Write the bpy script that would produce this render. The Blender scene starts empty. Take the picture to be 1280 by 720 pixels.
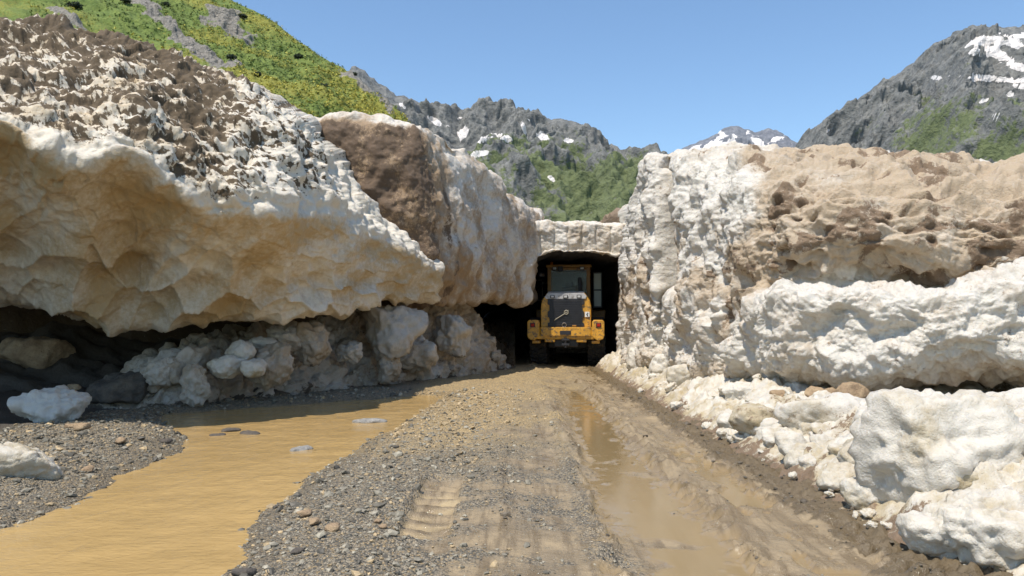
import bpy, bmesh, math, random
import numpy as np
from mathutils import Vector, Matrix
random.seed(7)
R = math.radians
sc = bpy.context.scene
COL = sc.collection
# ------------------------------------------------------------------ camera model
FPX, CX, CY, HOR, CAMH = 950.0, 640.0, 360.0, 399.0, 1.6
PITCH = math.atan((HOR - CY) / FPX)
def W(px, py, Y):
    """world point on the photo ray (px,py) at depth Y along the road"""
    a = (px - CX) / FPX; b = (CY - py) / FPX
    d = (a, math.cos(PITCH) - b * math.sin(PITCH), math.sin(PITCH) + b * math.cos(PITCH))
    t = Y / d[1]
    return (d[0] * t, Y, CAMH + d[2] * t)
# ------------------------------------------------------------------ numpy noise
def _h(ix, iy, iz, seed):
    h = (ix.astype(np.int64) * 374761393 + iy.astype(np.int64) * 668265263 + iz.astype(np.int64) * 2147483647 // 7 + seed * 974711) & 0xffffffff
    h = ((h ^ (h >> 13)) * 1274126177) & 0xffffffff
    h = ((h ^ (h >> 16)) * 2246822519) & 0xffffffff
    return (h ^ (h >> 15)) & 0xffffffff
_G = np.array([(1,1,0),(-1,1,0),(1,-1,0),(-1,-1,0),(1,0,1),(-1,0,1),(1,0,-1),(-1,0,-1),
               (0,1,1),(0,-1,1),(0,1,-1),(0,-1,-1),(1,1,0),(-1,1,0),(0,-1,1),(0,-1,-1)], float)
def perlin(P, seed=0):
    P = np.asarray(P, float); i = np.floor(P).astype(np.int64); f = P - i
    u = f * f * f * (f * (f * 6 - 15) + 10); out = 0
    for dx in (0, 1):
        wx = u[..., 0] if dx else 1 - u[..., 0]
        for dy in (0, 1):
            wy = u[..., 1] if dy else 1 - u[..., 1]
            for dz in (0, 1):
                wz = u[..., 2] if dz else 1 - u[..., 2]
                g = _G[_h(i[..., 0] + dx, i[..., 1] + dy, i[..., 2] + dz, seed) & 15]
                out = out + wx * wy * wz * (g[..., 0] * (f[..., 0] - dx) + g[..., 1] * (f[..., 1] - dy) + g[..., 2] * (f[..., 2] - dz))
    return out
def fbm(P, oct=4, seed=0, gain=.5, lac=2.03):
    a = 1.; s = 0; q = np.asarray(P, float)
    for k in range(oct):
        s = s + a * perlin(q, seed + k * 17); a *= gain; q = q * lac
    return s
def ridged(P, oct=4, seed=0, gain=.5):
    a = 1.; s = 0; q = np.asarray(P, float)
    for k in range(oct):
        s = s + a * (1 - 2 * np.abs(perlin(q, seed + k * 13))); a *= gain; q = q * 2.07
    return s
def worley(P, seed=0, jit=.9, off=False):
    """F1, F2, cell random"""
    P = np.asarray(P, float); i = np.floor(P).astype(np.int64)
    f1 = np.full(P.shape[:-1], 9.); f2 = f1.copy(); cid = f1 * 0; oz_ = f1 * 0
    for dx in (-1, 0, 1):
        for dy in (-1, 0, 1):
            for dz in (-1, 0, 1):
                c = i + (dx, dy, dz)
                h = _h(c[..., 0], c[..., 1], c[..., 2], seed)
                ox = (h & 1023) / 1023. - .5; oy = ((h >> 10) & 1023) / 1023. - .5; oz = ((h >> 20) & 1023) / 1023. - .5
                d = np.sqrt((c[..., 0] + .5 + jit * ox - P[..., 0]) ** 2 + (c[..., 1] + .5 + jit * oy - P[..., 1]) ** 2 + (c[..., 2] + .5 + jit * oz - P[..., 2]) ** 2)
                m = d < f1
                f2 = np.where(m, f1, np.minimum(f2, d)); cid = np.where(m, (h & 255) / 255., cid); oz_ = np.where(m, P[..., 2] - (c[..., 2] + .5 + jit * oz), oz_); f1 = np.where(m, d, f1)
    return (f1, f2, cid, oz_) if off else (f1, f2, cid)
def worley2(x, y, seed=0, jit=.9):
    f1 = np.full(np.shape(x), 9.); f2 = f1.copy(); cid = f1 * 0
    ix = np.floor(x).astype(np.int64); iy = np.floor(y).astype(np.int64); z = np.zeros_like(ix)
    for dx in (-1, 0, 1):
        for dy in (-1, 0, 1):
            h = _h(ix + dx, iy + dy, z, seed)
            d = np.hypot(ix + dx + .5 + jit * ((h & 1023) / 1023. - .5) - x, iy + dy + .5 + jit * (((h >> 10) & 1023) / 1023. - .5) - y)
            m = d < f1
            f2 = np.where(m, f1, np.minimum(f2, d)); cid = np.where(m, (h & 255) / 255., cid); f1 = np.where(m, d, f1)
    return f1, f2, cid
def sst(a, b, x):
    t = np.clip((x - a) / (b - a), 0, 1); return t * t * (3 - 2 * t)
def V3(x, y, z=0.):
    return np.stack(np.broadcast_arrays(np.asarray(x, float), np.asarray(y, float), np.asarray(z, float)), -1)
# ------------------------------------------------------------------ object helpers
def mesh_np(name, V, Q, attrs=None, mat=None, smooth=True, origin=None, parent=None):
    """V (n,3), Q list of (m,k) face arrays"""
    if not isinstance(Q, list): Q = [Q]
    V = np.asarray(V, float)
    if origin is None: origin = (0, 0, 0)
    elif origin == 'base':
        origin = (float(V[:, 0].mean()), float(V[:, 1].mean()), float(V[:, 2].min()))
    me = bpy.data.meshes.new(name)
    me.vertices.add(len(V)); me.vertices.foreach_set('co', (V - np.array(origin)).astype(np.float32).ravel())
    li = np.concatenate([q.ravel() for q in Q]).astype(np.int32)
    tot = np.concatenate([np.full(len(q), q.shape[1]) for q in Q]).astype(np.int32)
    st = np.concatenate([[0], np.cumsum(tot)[:-1]]).astype(np.int32)
    me.loops.add(len(li)); me.loops.foreach_set('vertex_index', li)
    me.polygons.add(len(tot)); me.polygons.foreach_set('loop_start', st)
    me.polygons.foreach_set('use_smooth', np.full(len(tot), smooth))
    me.update(calc_edges=True); me.validate()
    for k, a in (attrs or {}).items():
        if np.ndim(a) == 1:
            at = me.attributes.new(k, 'FLOAT', 'POINT'); at.data.foreach_set('value', np.asarray(a, np.float32))
        else:
            at = me.attributes.new(k, 'FLOAT_COLOR', 'POINT')
            at.data.foreach_set('color', np.concatenate([a, np.ones((len(a), 1))], 1).astype(np.float32).ravel())
    if mat: me.materials.append(mat)
    o = bpy.data.objects.new(name, me); COL.objects.link(o); o.location = origin
    if parent: o.parent = parent
    return o
def gridq(nr, nc, flip=False):
    i = np.arange(nr * nc).reshape(nr, nc)
    q = np.stack([i[:-1, :-1], i[:-1, 1:], i[1:, 1:], i[1:, :-1]], -1).reshape(-1, 4)
    return q[:, ::-1] if flip else q
def tag(o, label=None, cat=None, group=None, kind=None):
    if label: o['label'] = label
    if cat: o['category'] = cat
    if group: o['group'] = group
    if kind: o['kind'] = kind
    return o
def cat_rom(C, t):
    """C (n,...) control values, t in [0,n-1]"""
    n = len(C); i = np.clip(np.floor(t).astype(int), 0, n - 2); f = (t - i).reshape((-1,) + (1,) * (C.ndim - 1))
    p0 = C[np.maximum(i - 1, 0)]; p1 = C[i]; p2 = C[i + 1]; p3 = C[np.minimum(i + 2, n - 1)]
    return .5 * ((2 * p1) + (-p0 + p2) * f + (2 * p0 - 5 * p1 + 4 * p2 - p3) * f ** 2 + (-p0 + 3 * p1 - 3 * p2 + p3) * f ** 3)
def spans(lst):
    t = []
    for k, n in enumerate(lst): t += list(k + np.arange(n) / n)
    return np.array(t + [len(lst)], float)
def loft(ctrl, rs, cs):
    """ctrl rows x cols x 3; rs, cs = number of steps per span -> P, N, rowparam, colparam"""
    C = np.array(ctrl, float); tr = spans(rs); tc = spans(cs)
    A = cat_rom(C, tr); P = cat_rom(A.transpose(1, 0, 2), tc).transpose(1, 0, 2)
    return P, normals(P), np.repeat(tr[:, None], len(tc), 1), np.repeat(tc[None], len(tr), 0)
def normals(P):
    du = np.gradient(P, axis=1); dv = np.gradient(P, axis=0)
    N = np.cross(du, dv); N /= np.linalg.norm(N, axis=-1, keepdims=True) + 1e-9
    return N
# ------------------------------------------------------------------ node helpers
def mat_new(name):
    m = bpy.data.materials.new(name); m.use_nodes = True
    nt = m.node_tree; b = nt.nodes['Principled BSDF']; return m, nt, b
class NB:
    def __init__(s, nt): s.nt = nt; s.tc = None
    def n(s, typ, **kw):
        nd = s.nt.nodes.new(typ)
        for k, v in kw.items(): setattr(nd, k, v)
        return nd
    def l(s, a, b): s.nt.links.new(a, b)
    def pos(s, scale=(1, 1, 1)):
        if not s.tc: s.tc = s.n('ShaderNodeTexCoord').outputs['Object']
        if scale == (1, 1, 1): return s.tc
        m = s.n('ShaderNodeMapping'); m.inputs['Scale'].default_value = scale; s.l(s.tc, m.inputs[0]); return m.outputs[0]
    def noise(s, scale, detail=4, rough=.55, vec=None, dist=0., out='Fac'):
        nd = s.n('ShaderNodeTexNoise'); nd.inputs['Scale'].default_value = scale; nd.inputs['Detail'].default_value = detail
        nd.inputs['Roughness'].default_value = rough; nd.inputs['Distortion'].default_value = dist
        s.l(vec or s.pos(), nd.inputs['Vector']); return nd.outputs[out]
    def voro(s, scale, vec=None, feat='F1', out='Distance'):
        nd = s.n('ShaderNodeTexVoronoi', feature=feat); nd.inputs['Scale'].default_value = scale
        s.l(vec or s.pos(), nd.inputs['Vector']); return nd.outputs[out]
    def attr(s, name, out='Fac'):
        a = s.n('ShaderNodeAttribute', attribute_name=name); return a.outputs[out]
    def math(s, op, a, b=None, c=None, clamp=False):
        nd = s.n('ShaderNodeMath', operation=op, use_clamp=clamp)
        for k, v in enumerate((a, b, c)):
            if v is None: continue
            if isinstance(v, (int, float)): nd.inputs[k].default_value = v
            else: s.l(v, nd.inputs[k])
        return nd.outputs[0]
    def ramp(s, x, lo, hi, a=0., b=1.):
        nd = s.n('ShaderNodeMapRange', interpolation_type='SMOOTHSTEP')
        s.l(x, nd.inputs['Value'])
        for k, v in zip(('From Min', 'From Max', 'To Min', 'To Max'), (lo, hi, a, b)): nd.inputs[k].default_value = v
        return nd.outputs['Result']
    def mix(s, f, a, b, blend='MIX'):
        nd = s.n('ShaderNodeMix', data_type='RGBA', blend_type=blend)
        for sock, v in ((nd.inputs[0], f), (nd.inputs[6], a), (nd.inputs[7], b)):
            if isinstance(v, (int, float)): sock.default_value = v
            elif isinstance(v, tuple): sock.default_value = v if len(v) == 4 else v + (1,)
            else: s.l(v, sock)
        return nd.outputs[2]
    def bump(s, h, dist, strength=1., prev=None):
        nd = s.n('ShaderNodeBump'); nd.inputs['Distance'].default_value = dist; nd.inputs['Strength'].default_value = strength
        s.l(h, nd.inputs['Height'])
        if prev: s.l(prev, nd.inputs['Normal'])
        return nd.outputs[0]
# ------------------------------------------------------------------ materials
def m_snow(name, white=(.80, .78, .72), tan=(.50, .37, .22), dirt=(.055, .042, .032), rough=.6, fine=1., sss=.4):
    m, nt, b = mat_new(name); g = NB(nt)
    n1 = g.noise(2.2, 6, .62); n2 = g.noise(14, 5, .65); n3 = g.noise(60, 3, .6)
    t = g.math('ADD', g.attr('tan'), g.math('MULTIPLY', g.math('SUBTRACT', n1, .5), .9))
    t = g.math('ADD', t, g.math('MULTIPLY', g.math('SUBTRACT', n2, .5), 1.))
    t = g.ramp(t, .05, .95)
    c = g.mix(t, white, tan)
    c = g.mix(g.ramp(n2, .35, .75, 0, .35), c, g.mix(.5, c, (.42, .36, .30)))
    d = g.math('ADD', g.attr('dirt'), g.math('MULTIPLY', g.math('SUBTRACT', n2, .5), 1.1))
    d = g.math('ADD', d, g.math('MULTIPLY', g.math('SUBTRACT', n3, .5), .55))
    d = g.ramp(d, .42, .66)
    dc = g.mix(n2, dirt, tuple(min(1, 2.6 * x) for x in dirt))
    c = g.mix(d, c, dc)
    # scattered grit
    sp = g.ramp(g.voro(26), .0, .16, 1, 0); sp = g.math('MULTIPLY', sp, g.ramp(n1, .50, .66))
    c = g.mix(g.math('MULTIPLY', sp, .7), c, (.10, .075, .05))
    g.l(c, b.inputs['Base Color'])
    g.l(g.ramp(d, 0, 1, rough, .9), b.inputs['Roughness'])
    b.inputs['Specular IOR Level'].default_value = .35
    if sss:
        b.inputs['Subsurface Weight'].default_value = sss; b.inputs['Subsurface Radius'].default_value = (1, .8, .55); b.inputs['Subsurface Scale'].default_value = .05
    bp = g.bump(n2, .036 * fine, .8); bp = g.bump(n3, .010 * fine, .8, bp); g.l(bp, b.inputs['Normal'])
    return m
def m_plain(name, col, rough=.5, metal=0., var=.25, scale=6., grime=None, gl=.5, bump=0., bscale=40):
    m, nt, b = mat_new(name); g = NB(nt)
    n = g.noise(scale, 6, .65)
    c = g.mix(g.ramp(n, .3, .7), tuple(x * (1 - var) for x in col), tuple(min(1, x * (1 + var)) for x in col))
    if grime:
        n2 = g.noise(scale * 1.7, 8, .7, dist=.6)
        c = g.mix(g.ramp(n2, gl, gl + .12), c, grime)
    g.l(c, b.inputs['Base Color']); b.inputs['Roughness'].default_value = rough; b.inputs['Metallic'].default_value = metal
    if bump: g.l(g.bump(g.noise(bscale, 4), bump), b.inputs['Normal'])
    return m
def m_rock(name, a=(.26, .175, .10), c2=(.43, .31, .18), rough=.85, scale=5.):
    m, nt, b = mat_new(name); g = NB(nt)
    n = g.noise(scale, 8, .68); n2 = g.noise(scale * 6, 4, .6)
    c = g.mix(g.ramp(n, .32, .68), a, c2); c = g.mix(g.ramp(n2, .5, .75, 0, .5), c, tuple(x * .45 for x in a))
    g.l(c, b.inputs['Base Color']); b.inputs['Roughness'].default_value = rough
    g.l(g.bump(n2, .02, .8, g.bump(n, .06, .7)), b.inputs['Normal']); return m
SNOW_L = m_snow('dirty_snow', white=(.66, .60, .49), tan=(.45, .325, .165), dirt=(.062, .045, .027))
SNOW_R = m_snow('bright_snow', white=(.65, .61, .53), tan=(.45, .35, .235), dirt=(.12, .085, .055), fine=1.5)
SNOW_C = m_snow('chunk_snow', white=(.585, .545, .465), tan=(.40, .325, .195), dirt=(.10, .07, .045), fine=.8)
SNOW_H = m_snow('heap_snow', white=(.49, .44, .365), tan=(.33, .25, .16), dirt=(.055, .042, .03), fine=.9)
SNOW_T = m_snow('tunnel_ice', white=(.66, .62, .54), tan=(.42, .32, .2), dirt=(.035, .032, .03))  # near-black tone paints the darkness inside the tunnel
SNOW_B = m_snow('stained_snow', white=(.62, .56, .47), tan=(.30, .205, .115), dirt=(.075, .052, .034))
ROCK = m_rock('rock_tan'); ROCK_G = m_rock('rock_grey', (.21, .20, .18), (.38, .36, .32)); ROCK_D = m_rock('rock_dark', (.07, .06, .05), (.15, .12, .085))
# ------------------------------------------------------------------ LEFT NEAR BANK (overhanging block)
def colA(crest, mid, lip, o1, o2, bot):
    c = [W(*crest), W(*mid), W(*lip), W(*o1), W(*o2), W(*bot)]
    c = [np.array(p) for p in c]
    back = c[0] + (-.2, 5, .9); side = c[0] + (-.1, 1.6, .25)
    under = c[5] + (-.5, 1.3, .25); deep = c[5] + (-1., 3.4, -.3); floor = c[5] + (-1.2, 4.2, -2.2)
    return [back, side] + c + [under, deep, floor]
A = [colA((-330, -60, 13.), (-330, -20, 11.4), (-330, 60, 9.6), (-330, 190, 10.1), (-330, 300, 10.8), (-330, 360, 11.4)),
     colA((-160, 0, 13.8), (-160, 45, 11.8), (-160, 110, 9.2), (-160, 210, 9.9), (-160, 310, 10.9), (-160, 368, 11.9)),
     colA((0, 24, 14.5), (0, 78, 12.3), (0, 137, 9.8), (0, 205, 10.5), (0, 305, 11.7), (0, 380, 12.8)),
     colA((90, 38, 14.6), (88, 95, 12.4), (84, 183, 10.2), (88, 245, 10.8), (96, 322, 12.0), (96, 394, 13.1)),
     colA((170, 58, 14.5), (170, 110, 12.6), (172, 172, 10.5), (170, 245, 11.3), (176, 330, 12.8), (182, 404, 13.5)),
     colA((262, 96, 14.4), (260, 155, 12.6), (256, 248, 11.4), (260, 292, 12.0), (266, 348, 13.0), (272, 404, 13.8)),
     colA((340, 131, 14.4), (334, 174, 13.0), (334, 248, 12.0), (340, 300, 12.7), (346, 350, 13.7), (352, 400, 14.4)),
     colA((392, 183, 15.6), (398, 214, 14.8), (412, 262, 14.2), (420, 308, 14.6), (426, 350, 15.3), (430, 388, 15.9)),
     colA((458, 251, 17.2), (466, 272, 16.8), (482, 292, 16.5), (487, 324, 16.7), (489, 352, 17.1), (492, 378, 17.6)),
     colA((526, 315, 18.7), (534, 323, 18.5), (544, 330, 18.4), (543, 350, 18.5), (541, 364, 18.8), (537, 377, 19.2)),
     colA((556, 320, 19.6), (554, 328, 19.5), (553, 338, 19.5), (552, 352, 19.6), (551, 364, 19.8), (549, 376, 20.2))]
A = np.array(A).transpose(1, 0, 2)
P, N, tr, tc = loft(A, [4, 12, 60, 70, 44, 70, 60, 20, 8, 4], [14, 44, 66, 58, 60, 56, 56, 50, 46, 14])
N = -N if N[150, 150, 1] > 0 else N
# rows: 0 back 1 side 2 crest 3 mid 4 lip 5 o1 6 o2 7 bottom 8 under
topz = sst(4.15, 3.75, tr); ovh = sst(4.0, 4.5, tr); low = sst(5.2, 6.2, tr)
right = sst(4.6, 6.3, tc)                                            # cleaner snow toward the prow
lipn = fbm(P * 1.1, 4, 5)
d = .22 * lipn * (1 - .4 * ovh)
d += .10 * fbm(P * 3.2, 3, 9) * (1 - .75 * ovh)
# broken crust on the top
st_ = P @ np.array([[.92, .2, -.33], [-.25, .96, 0.], [.3, .1, .95]]).T
fl = ridged(st_ * (1.5, 3.0, 3.2), 4, 21, .55)
w1, w2, wid = worley(st_ * (1.9, 3.6, 3.6), 31)
crust = (.055 * (fl - .5) + .10 * (wid - .5) + .022 * fbm(st_ * 8, 3, 12))
d += topz * crust * (1 - .35 * right) * (1 - .7 * sst(7, 8.5, tc))
# lumpy lit snow
a1, a2, aid = worley(P * (1.7, 1.7, 1.9) + .25 * lipn[..., None], 41)
d += right * sst(4.9, 4.0, tr) * sst(7.8, 6.4, tc) * .10 * (np.sqrt(np.clip(1 - a1 ** 2, 0, 1)) - .6)
# scallops in the overhang
q = P @ np.array([[.86, .1, .5], [-.2, .95, .1], [-.5, 0., .86]]).T
sizes = 1.25 + .35 * sst(2, 8, tc) * 1.6
qq = q * np.stack([.95 * sizes, .8 * sizes, 1.65 * sizes], -1) + .25 * V3(perlin(P * .9, 3), perlin(P * .9, 4), perlin(P * .9, 6))
s1, s2, sid, so_ = worley(qq, 51, off=True)
t1, t2, tid, to_ = worley(qq * (1.9, 1.7, 2.3) + 5, 52, off=True)
d += ovh * sst(7.5, 6.6, tr) * ((.07 + .34 * low) * (s1 ** 1.6 - .3) - (.03 + .11 * low) * so_ - .018 * to_ + .03 * (t1 ** 1.5 - .4)) * (1.15 - .45 * sst(5, 8, tc))
b1, b2, bid = worley(q * (2.6, 2.2, 5.2) + .3 * V3(lipn, lipn, lipn), 61)
d += ovh * sst(7.9, 7., tr) * .05 * (b1 - .4) * (1 - .5 * low)
d += ovh * .03 * ridged(q * (1., 1., 2.8), 3, 71) * (1 - low * .6)
# ragged bottom fringe
fr = np.abs(perlin(V3(P[..., 0] * 1.3, P[..., 1] * .6, 0 * P[..., 0]), 81)) * .9 + .25 * perlin(P * (5, 2, 0.1), 82)
P2 = P + N * d[..., None]
P2[..., 2] += .30 * (fr - .22) * np.exp(-((tr - 7) / .5) ** 2)
P2[..., 2] += .10 * fbm(P * (2., 2., 0.), 4, 77) * np.exp(-((tr - 2) / .8) ** 2)
nz = fbm(st_ * (3.6, 9., 9.), 5, 91, .7)
dirt = sst(8.2, 6.5, tc) * topz * np.clip(.90 - .52 * right + .95 * nz - 3.2 * crust + .34 * fbm(P * .7, 3, 92), 0, 1.2)
dirt += .42 * np.exp(-((tr - 2) / .35) ** 2) * sst(5.2, 4.4, tc)
dirt += sst(7.1, 7.8, tr) * .8  # darker from the lower edge back into the hollow
dirt += .33 * sst(.2, .55, fbm(P * 1.7, 4, 95)) * right * topz
tan = .45 * topz * (1 - .75 * right) + ovh * (.52 - .16 * right * (1 - low)) + .30 * fbm(q * (.8, .8, 3.2), 4, 93) + .45 * ovh * fbm(q * (.5, .5, 1.1), 3, 94) + .25 * ovh * (.5 - s1) * low
tan += .45 * sst(4.0, 4.5, tr) * sst(5.4, 4.7, tr) * (1 - sst(4.3, 5.6, tc) * .4)
bankA = mesh_np('snow_bank', P2.reshape(-1, 3), gridq(*P.shape[:2]), {'dirt': dirt.ravel(), 'tan': tan.ravel()}, SNOW_L, origin='base')
tag(bankA, 'overhanging left snow bank with dark dirty crust above scalloped tan ice', 'snow bank', 'snow walls beside the road')
# ------------------------------------------------------------------ LEFT FAR BANK
def colB(top, up, mid, low_, bot, dx=-1., fy=0.):
    c = [np.array(W(*p)) for p in (top, up, mid, low_, bot)]
    return [c[0] + (dx * 4, 3, .5), c[0] + (dx * .6, .5, .12)] + c + [c[4] + (dx * 1.1, .5, .12), c[4] + (dx * 2.4, 1.2 + fy, -.2), c[4] + (dx * 2.6, 1.3 + fy * 1.3, -2.6)]
B = [colB((300, 128, 18.6), (300, 170, 18.6), (300, 260, 18.8), (300, 330, 19), (300, 400, 19.4), -.2, 3.6),
     colB((370, 146, 18.6), (370, 180, 18.4), (372, 260, 18.5), (380, 330, 18.7), (390, 400, 19.4), -.2, 3.6),
     colB((430, 148, 18.6), (432, 185, 18.3), (440, 260, 18.3), (450, 330, 18.6), (460, 400, 19.4), -.3, 3.6),
     colB((492, 151, 18.5), (499, 182, 18.2), (512, 260, 18.2), (524, 335, 18.6), (528, 385, 19.4), -.5, 3.6),
     colB((540, 166, 19.3), (545, 205, 19.0), (553, 272, 18.9), (557, 335, 19.1), (559, 378, 19.9), -.5, 3.2),
     colB((574, 186, 20.5), (577, 225, 20.2), (581, 290, 20.1), (584, 345, 20.5), (584, 376, 21.3), -.7, 2.),
     colB((608, 212, 22.0), (610, 245, 21.8), (611, 302, 21.7), (612, 350, 22.), (612, 374, 22.5), -1.),
     colB((641, 244, 23.6), (644, 268, 23.4), (645, 312, 23.4), (644, 352, 23.5), (642, 377, 23.9), -1.),
     colB((664, 261, 24.9), (667, 276, 24.6), (666, 315, 24.5), (663, 350, 24.5), (660, 379, 24.8), -1.),
     colB((676, 270, 26.4), (672, 285, 26.2), (668, 322, 26.2), (664, 352, 26.2), (662, 374, 26.3), -1.)]
for X, Y in ((.66, 34.), (.7, 46.)):
    B.append([(X - 4, Y, 5.6), (X - .6, Y, 5.3), (X + .1, Y, 5.1), (X, Y, 4.4), (X, Y, 3.6), (X, Y, 2.8), (X, Y, 2.1), (X - 1.1, Y, 2.2), (X - 2.4, Y, 1.7), (X - 2.6, Y, -.5)])
B = np.array([[tuple(p) for p in c] for c in B]).transpose(1, 0, 2)
P, N, tr, tc = loft(B, [6, 16, 34, 60, 50, 40, 24, 8, 6], [20, 40, 44, 56, 40, 44, 50, 46, 24, 20, 14])
N = -N if N[100, 150, 1] > 0 else N
vert = sst(2.1, 2.8, tr) * sst(6.6, 6., tr)
d = .20 * fbm(P * 1.0, 3, 105) + .05 * fbm(P * 3.3, 3, 106) + .012 * fbm(P * 9, 2, 107)
flute = ridged(P * (1.3, 1.3, .6) + .3 * V3(perlin(P, 7), perlin(P, 8), perlin(P, 9)), 5, 108, .6)
d += vert * .05 * (flute - .6)
a1, a2, aid = worley(P * (2.2, 2.2, 1.6), 109); d += vert * .05 * (.5 - a1)
s1, s2, sid = worley(P * (1.7, 1.2, 2.4), 111); d += sst(4.8, 5.6, tr) * sst(6.6, 6., tr) * .18 * (s1 ** 1.5 - .3)
d *= 1 - .8 * sst(9.0, 9.4, tc)
P2 = P + N * d[..., None]
P2[..., 2] += .16 * fbm(P * (1.6, 1.6, 0.), 4, 113) * np.exp(-((tr - 2) / .6) ** 2)
face = sst(4.75, 3.1, tc + .8 * fbm(P * (1.6, 1.6, .35), 4, 114) + .25 * fbm(P * 2.5, 3, 116))                                              # dirty brown face between the blocks
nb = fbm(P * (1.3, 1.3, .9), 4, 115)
dirt = .74 * face * sst(2.1, 2.5, tr) * (1 + .6 * nb) + .25 * np.exp(-((tr - 2) / .2) ** 2) + .30 * sst(.25, .6, fbm(P * (2.2, 2.2, .5), 4, 117)) * vert + .9 * sst(8.95, 9.5, tc) + sst(6.4, 7.5, tr) * .8  # last terms: tunnel darkness painted into the colour, then a darker underside
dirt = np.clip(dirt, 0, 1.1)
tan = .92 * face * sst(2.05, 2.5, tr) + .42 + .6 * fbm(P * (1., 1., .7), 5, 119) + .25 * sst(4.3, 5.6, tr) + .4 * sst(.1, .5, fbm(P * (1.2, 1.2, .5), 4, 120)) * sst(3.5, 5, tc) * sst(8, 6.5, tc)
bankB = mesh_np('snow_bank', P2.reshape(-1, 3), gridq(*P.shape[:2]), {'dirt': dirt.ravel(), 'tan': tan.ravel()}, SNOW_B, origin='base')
tag(bankB, 'steep fluted left snow bank with a brown stained face, leading back to the tunnel mouth', 'snow bank', 'snow walls beside the road')
# ------------------------------------------------------------------ TUNNEL ROOF
xs = np.array([-2.4, -.6, .7, 1.5, 2.3, 3.1, 3.8, 4.9])
C = []
for k, x in enumerate(xs):
    tz = [4.95, 4.95, 4.82, 4.75, 4.78, 4.70, 4.72, 5.0][k]; bz = [3.4, 3.55, 3.70, 3.78, 3.78, 3.76, 3.72, 3.7][k]
    C.append([(x, 46.2, 5.2), (x, 30., 5.2), (x, 25.5, tz + .08), (x, 24.75, tz), (x, 24.6, tz - .12), (x, 24.62, (tz + bz) / 2), (x, 24.7, bz + .06), (x, 24.85, bz), (x, 28., bz), (x, 38, bz), (x, 45.8, bz - .05), (x, 46, 3.3), (x, 46, -.3)])  # final rows: end wall added so no light shows through the tunnel
C = np.array(C).transpose(1, 0, 2)
P, N, tr, tc = loft(C, [6, 14, 14, 6, 26, 22, 6, 14, 14, 8, 6, 14], [14, 26, 28, 28, 28, 28, 20])
N = -N if N[55, 80, 1] > 0 else N
cut = sst(3.6, 4.2, tr) * sst(6.3, 5.9, tr)
d = .09 * fbm(P * 1.5, 4, 131) + .05 * fbm(P * 4, 4, 133)
gx = (P[..., 0] + .06 * perlin(P * 1.5, 132)) / .46; d -= cut * .07 * np.exp(-((gx - np.round(gx)) / .08) ** 2)
P2 = P + N * d[..., None]; P2[..., 2] += .14 * fbm(P * (1.3, .3, 0) + 3, 4, 138) * np.exp(-((tr - 7) / .8) ** 2) - .12 * np.exp(-((P[..., 0] - .75) / .35) ** 2) * np.exp(-((tr - 7) / 1.2) ** 2) - .10 * np.exp(-((P[..., 0] - 3.5) / .25) ** 2) * np.exp(-((tr - 7) / 1.2) ** 2); P2[..., 2] += .12 * fbm(P * (2, 2, 0), 4, 135) * np.exp(-((tr - 3.3) / .8) ** 2)
inside_shade = sst(6.7, 7.3, tr)  # tunnel darkness painted into the colour, along with dirty ice
roof = mesh_np('snow_tunnel', P2.reshape(-1, 3), gridq(*P.shape[:2]), {'dirt': (inside_shade * 1.1 + .15 * np.exp(-((tr - 3) / .3) ** 2)).ravel(), 'tan': (.35 + .35 * fbm(P * (2, 2, .6), 4, 137)).ravel()}, SNOW_T, origin='base')
tag(roof, 'snow tunnel roof with a flat cut front face spanning the road above the yellow loader', 'snow tunnel')
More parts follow.
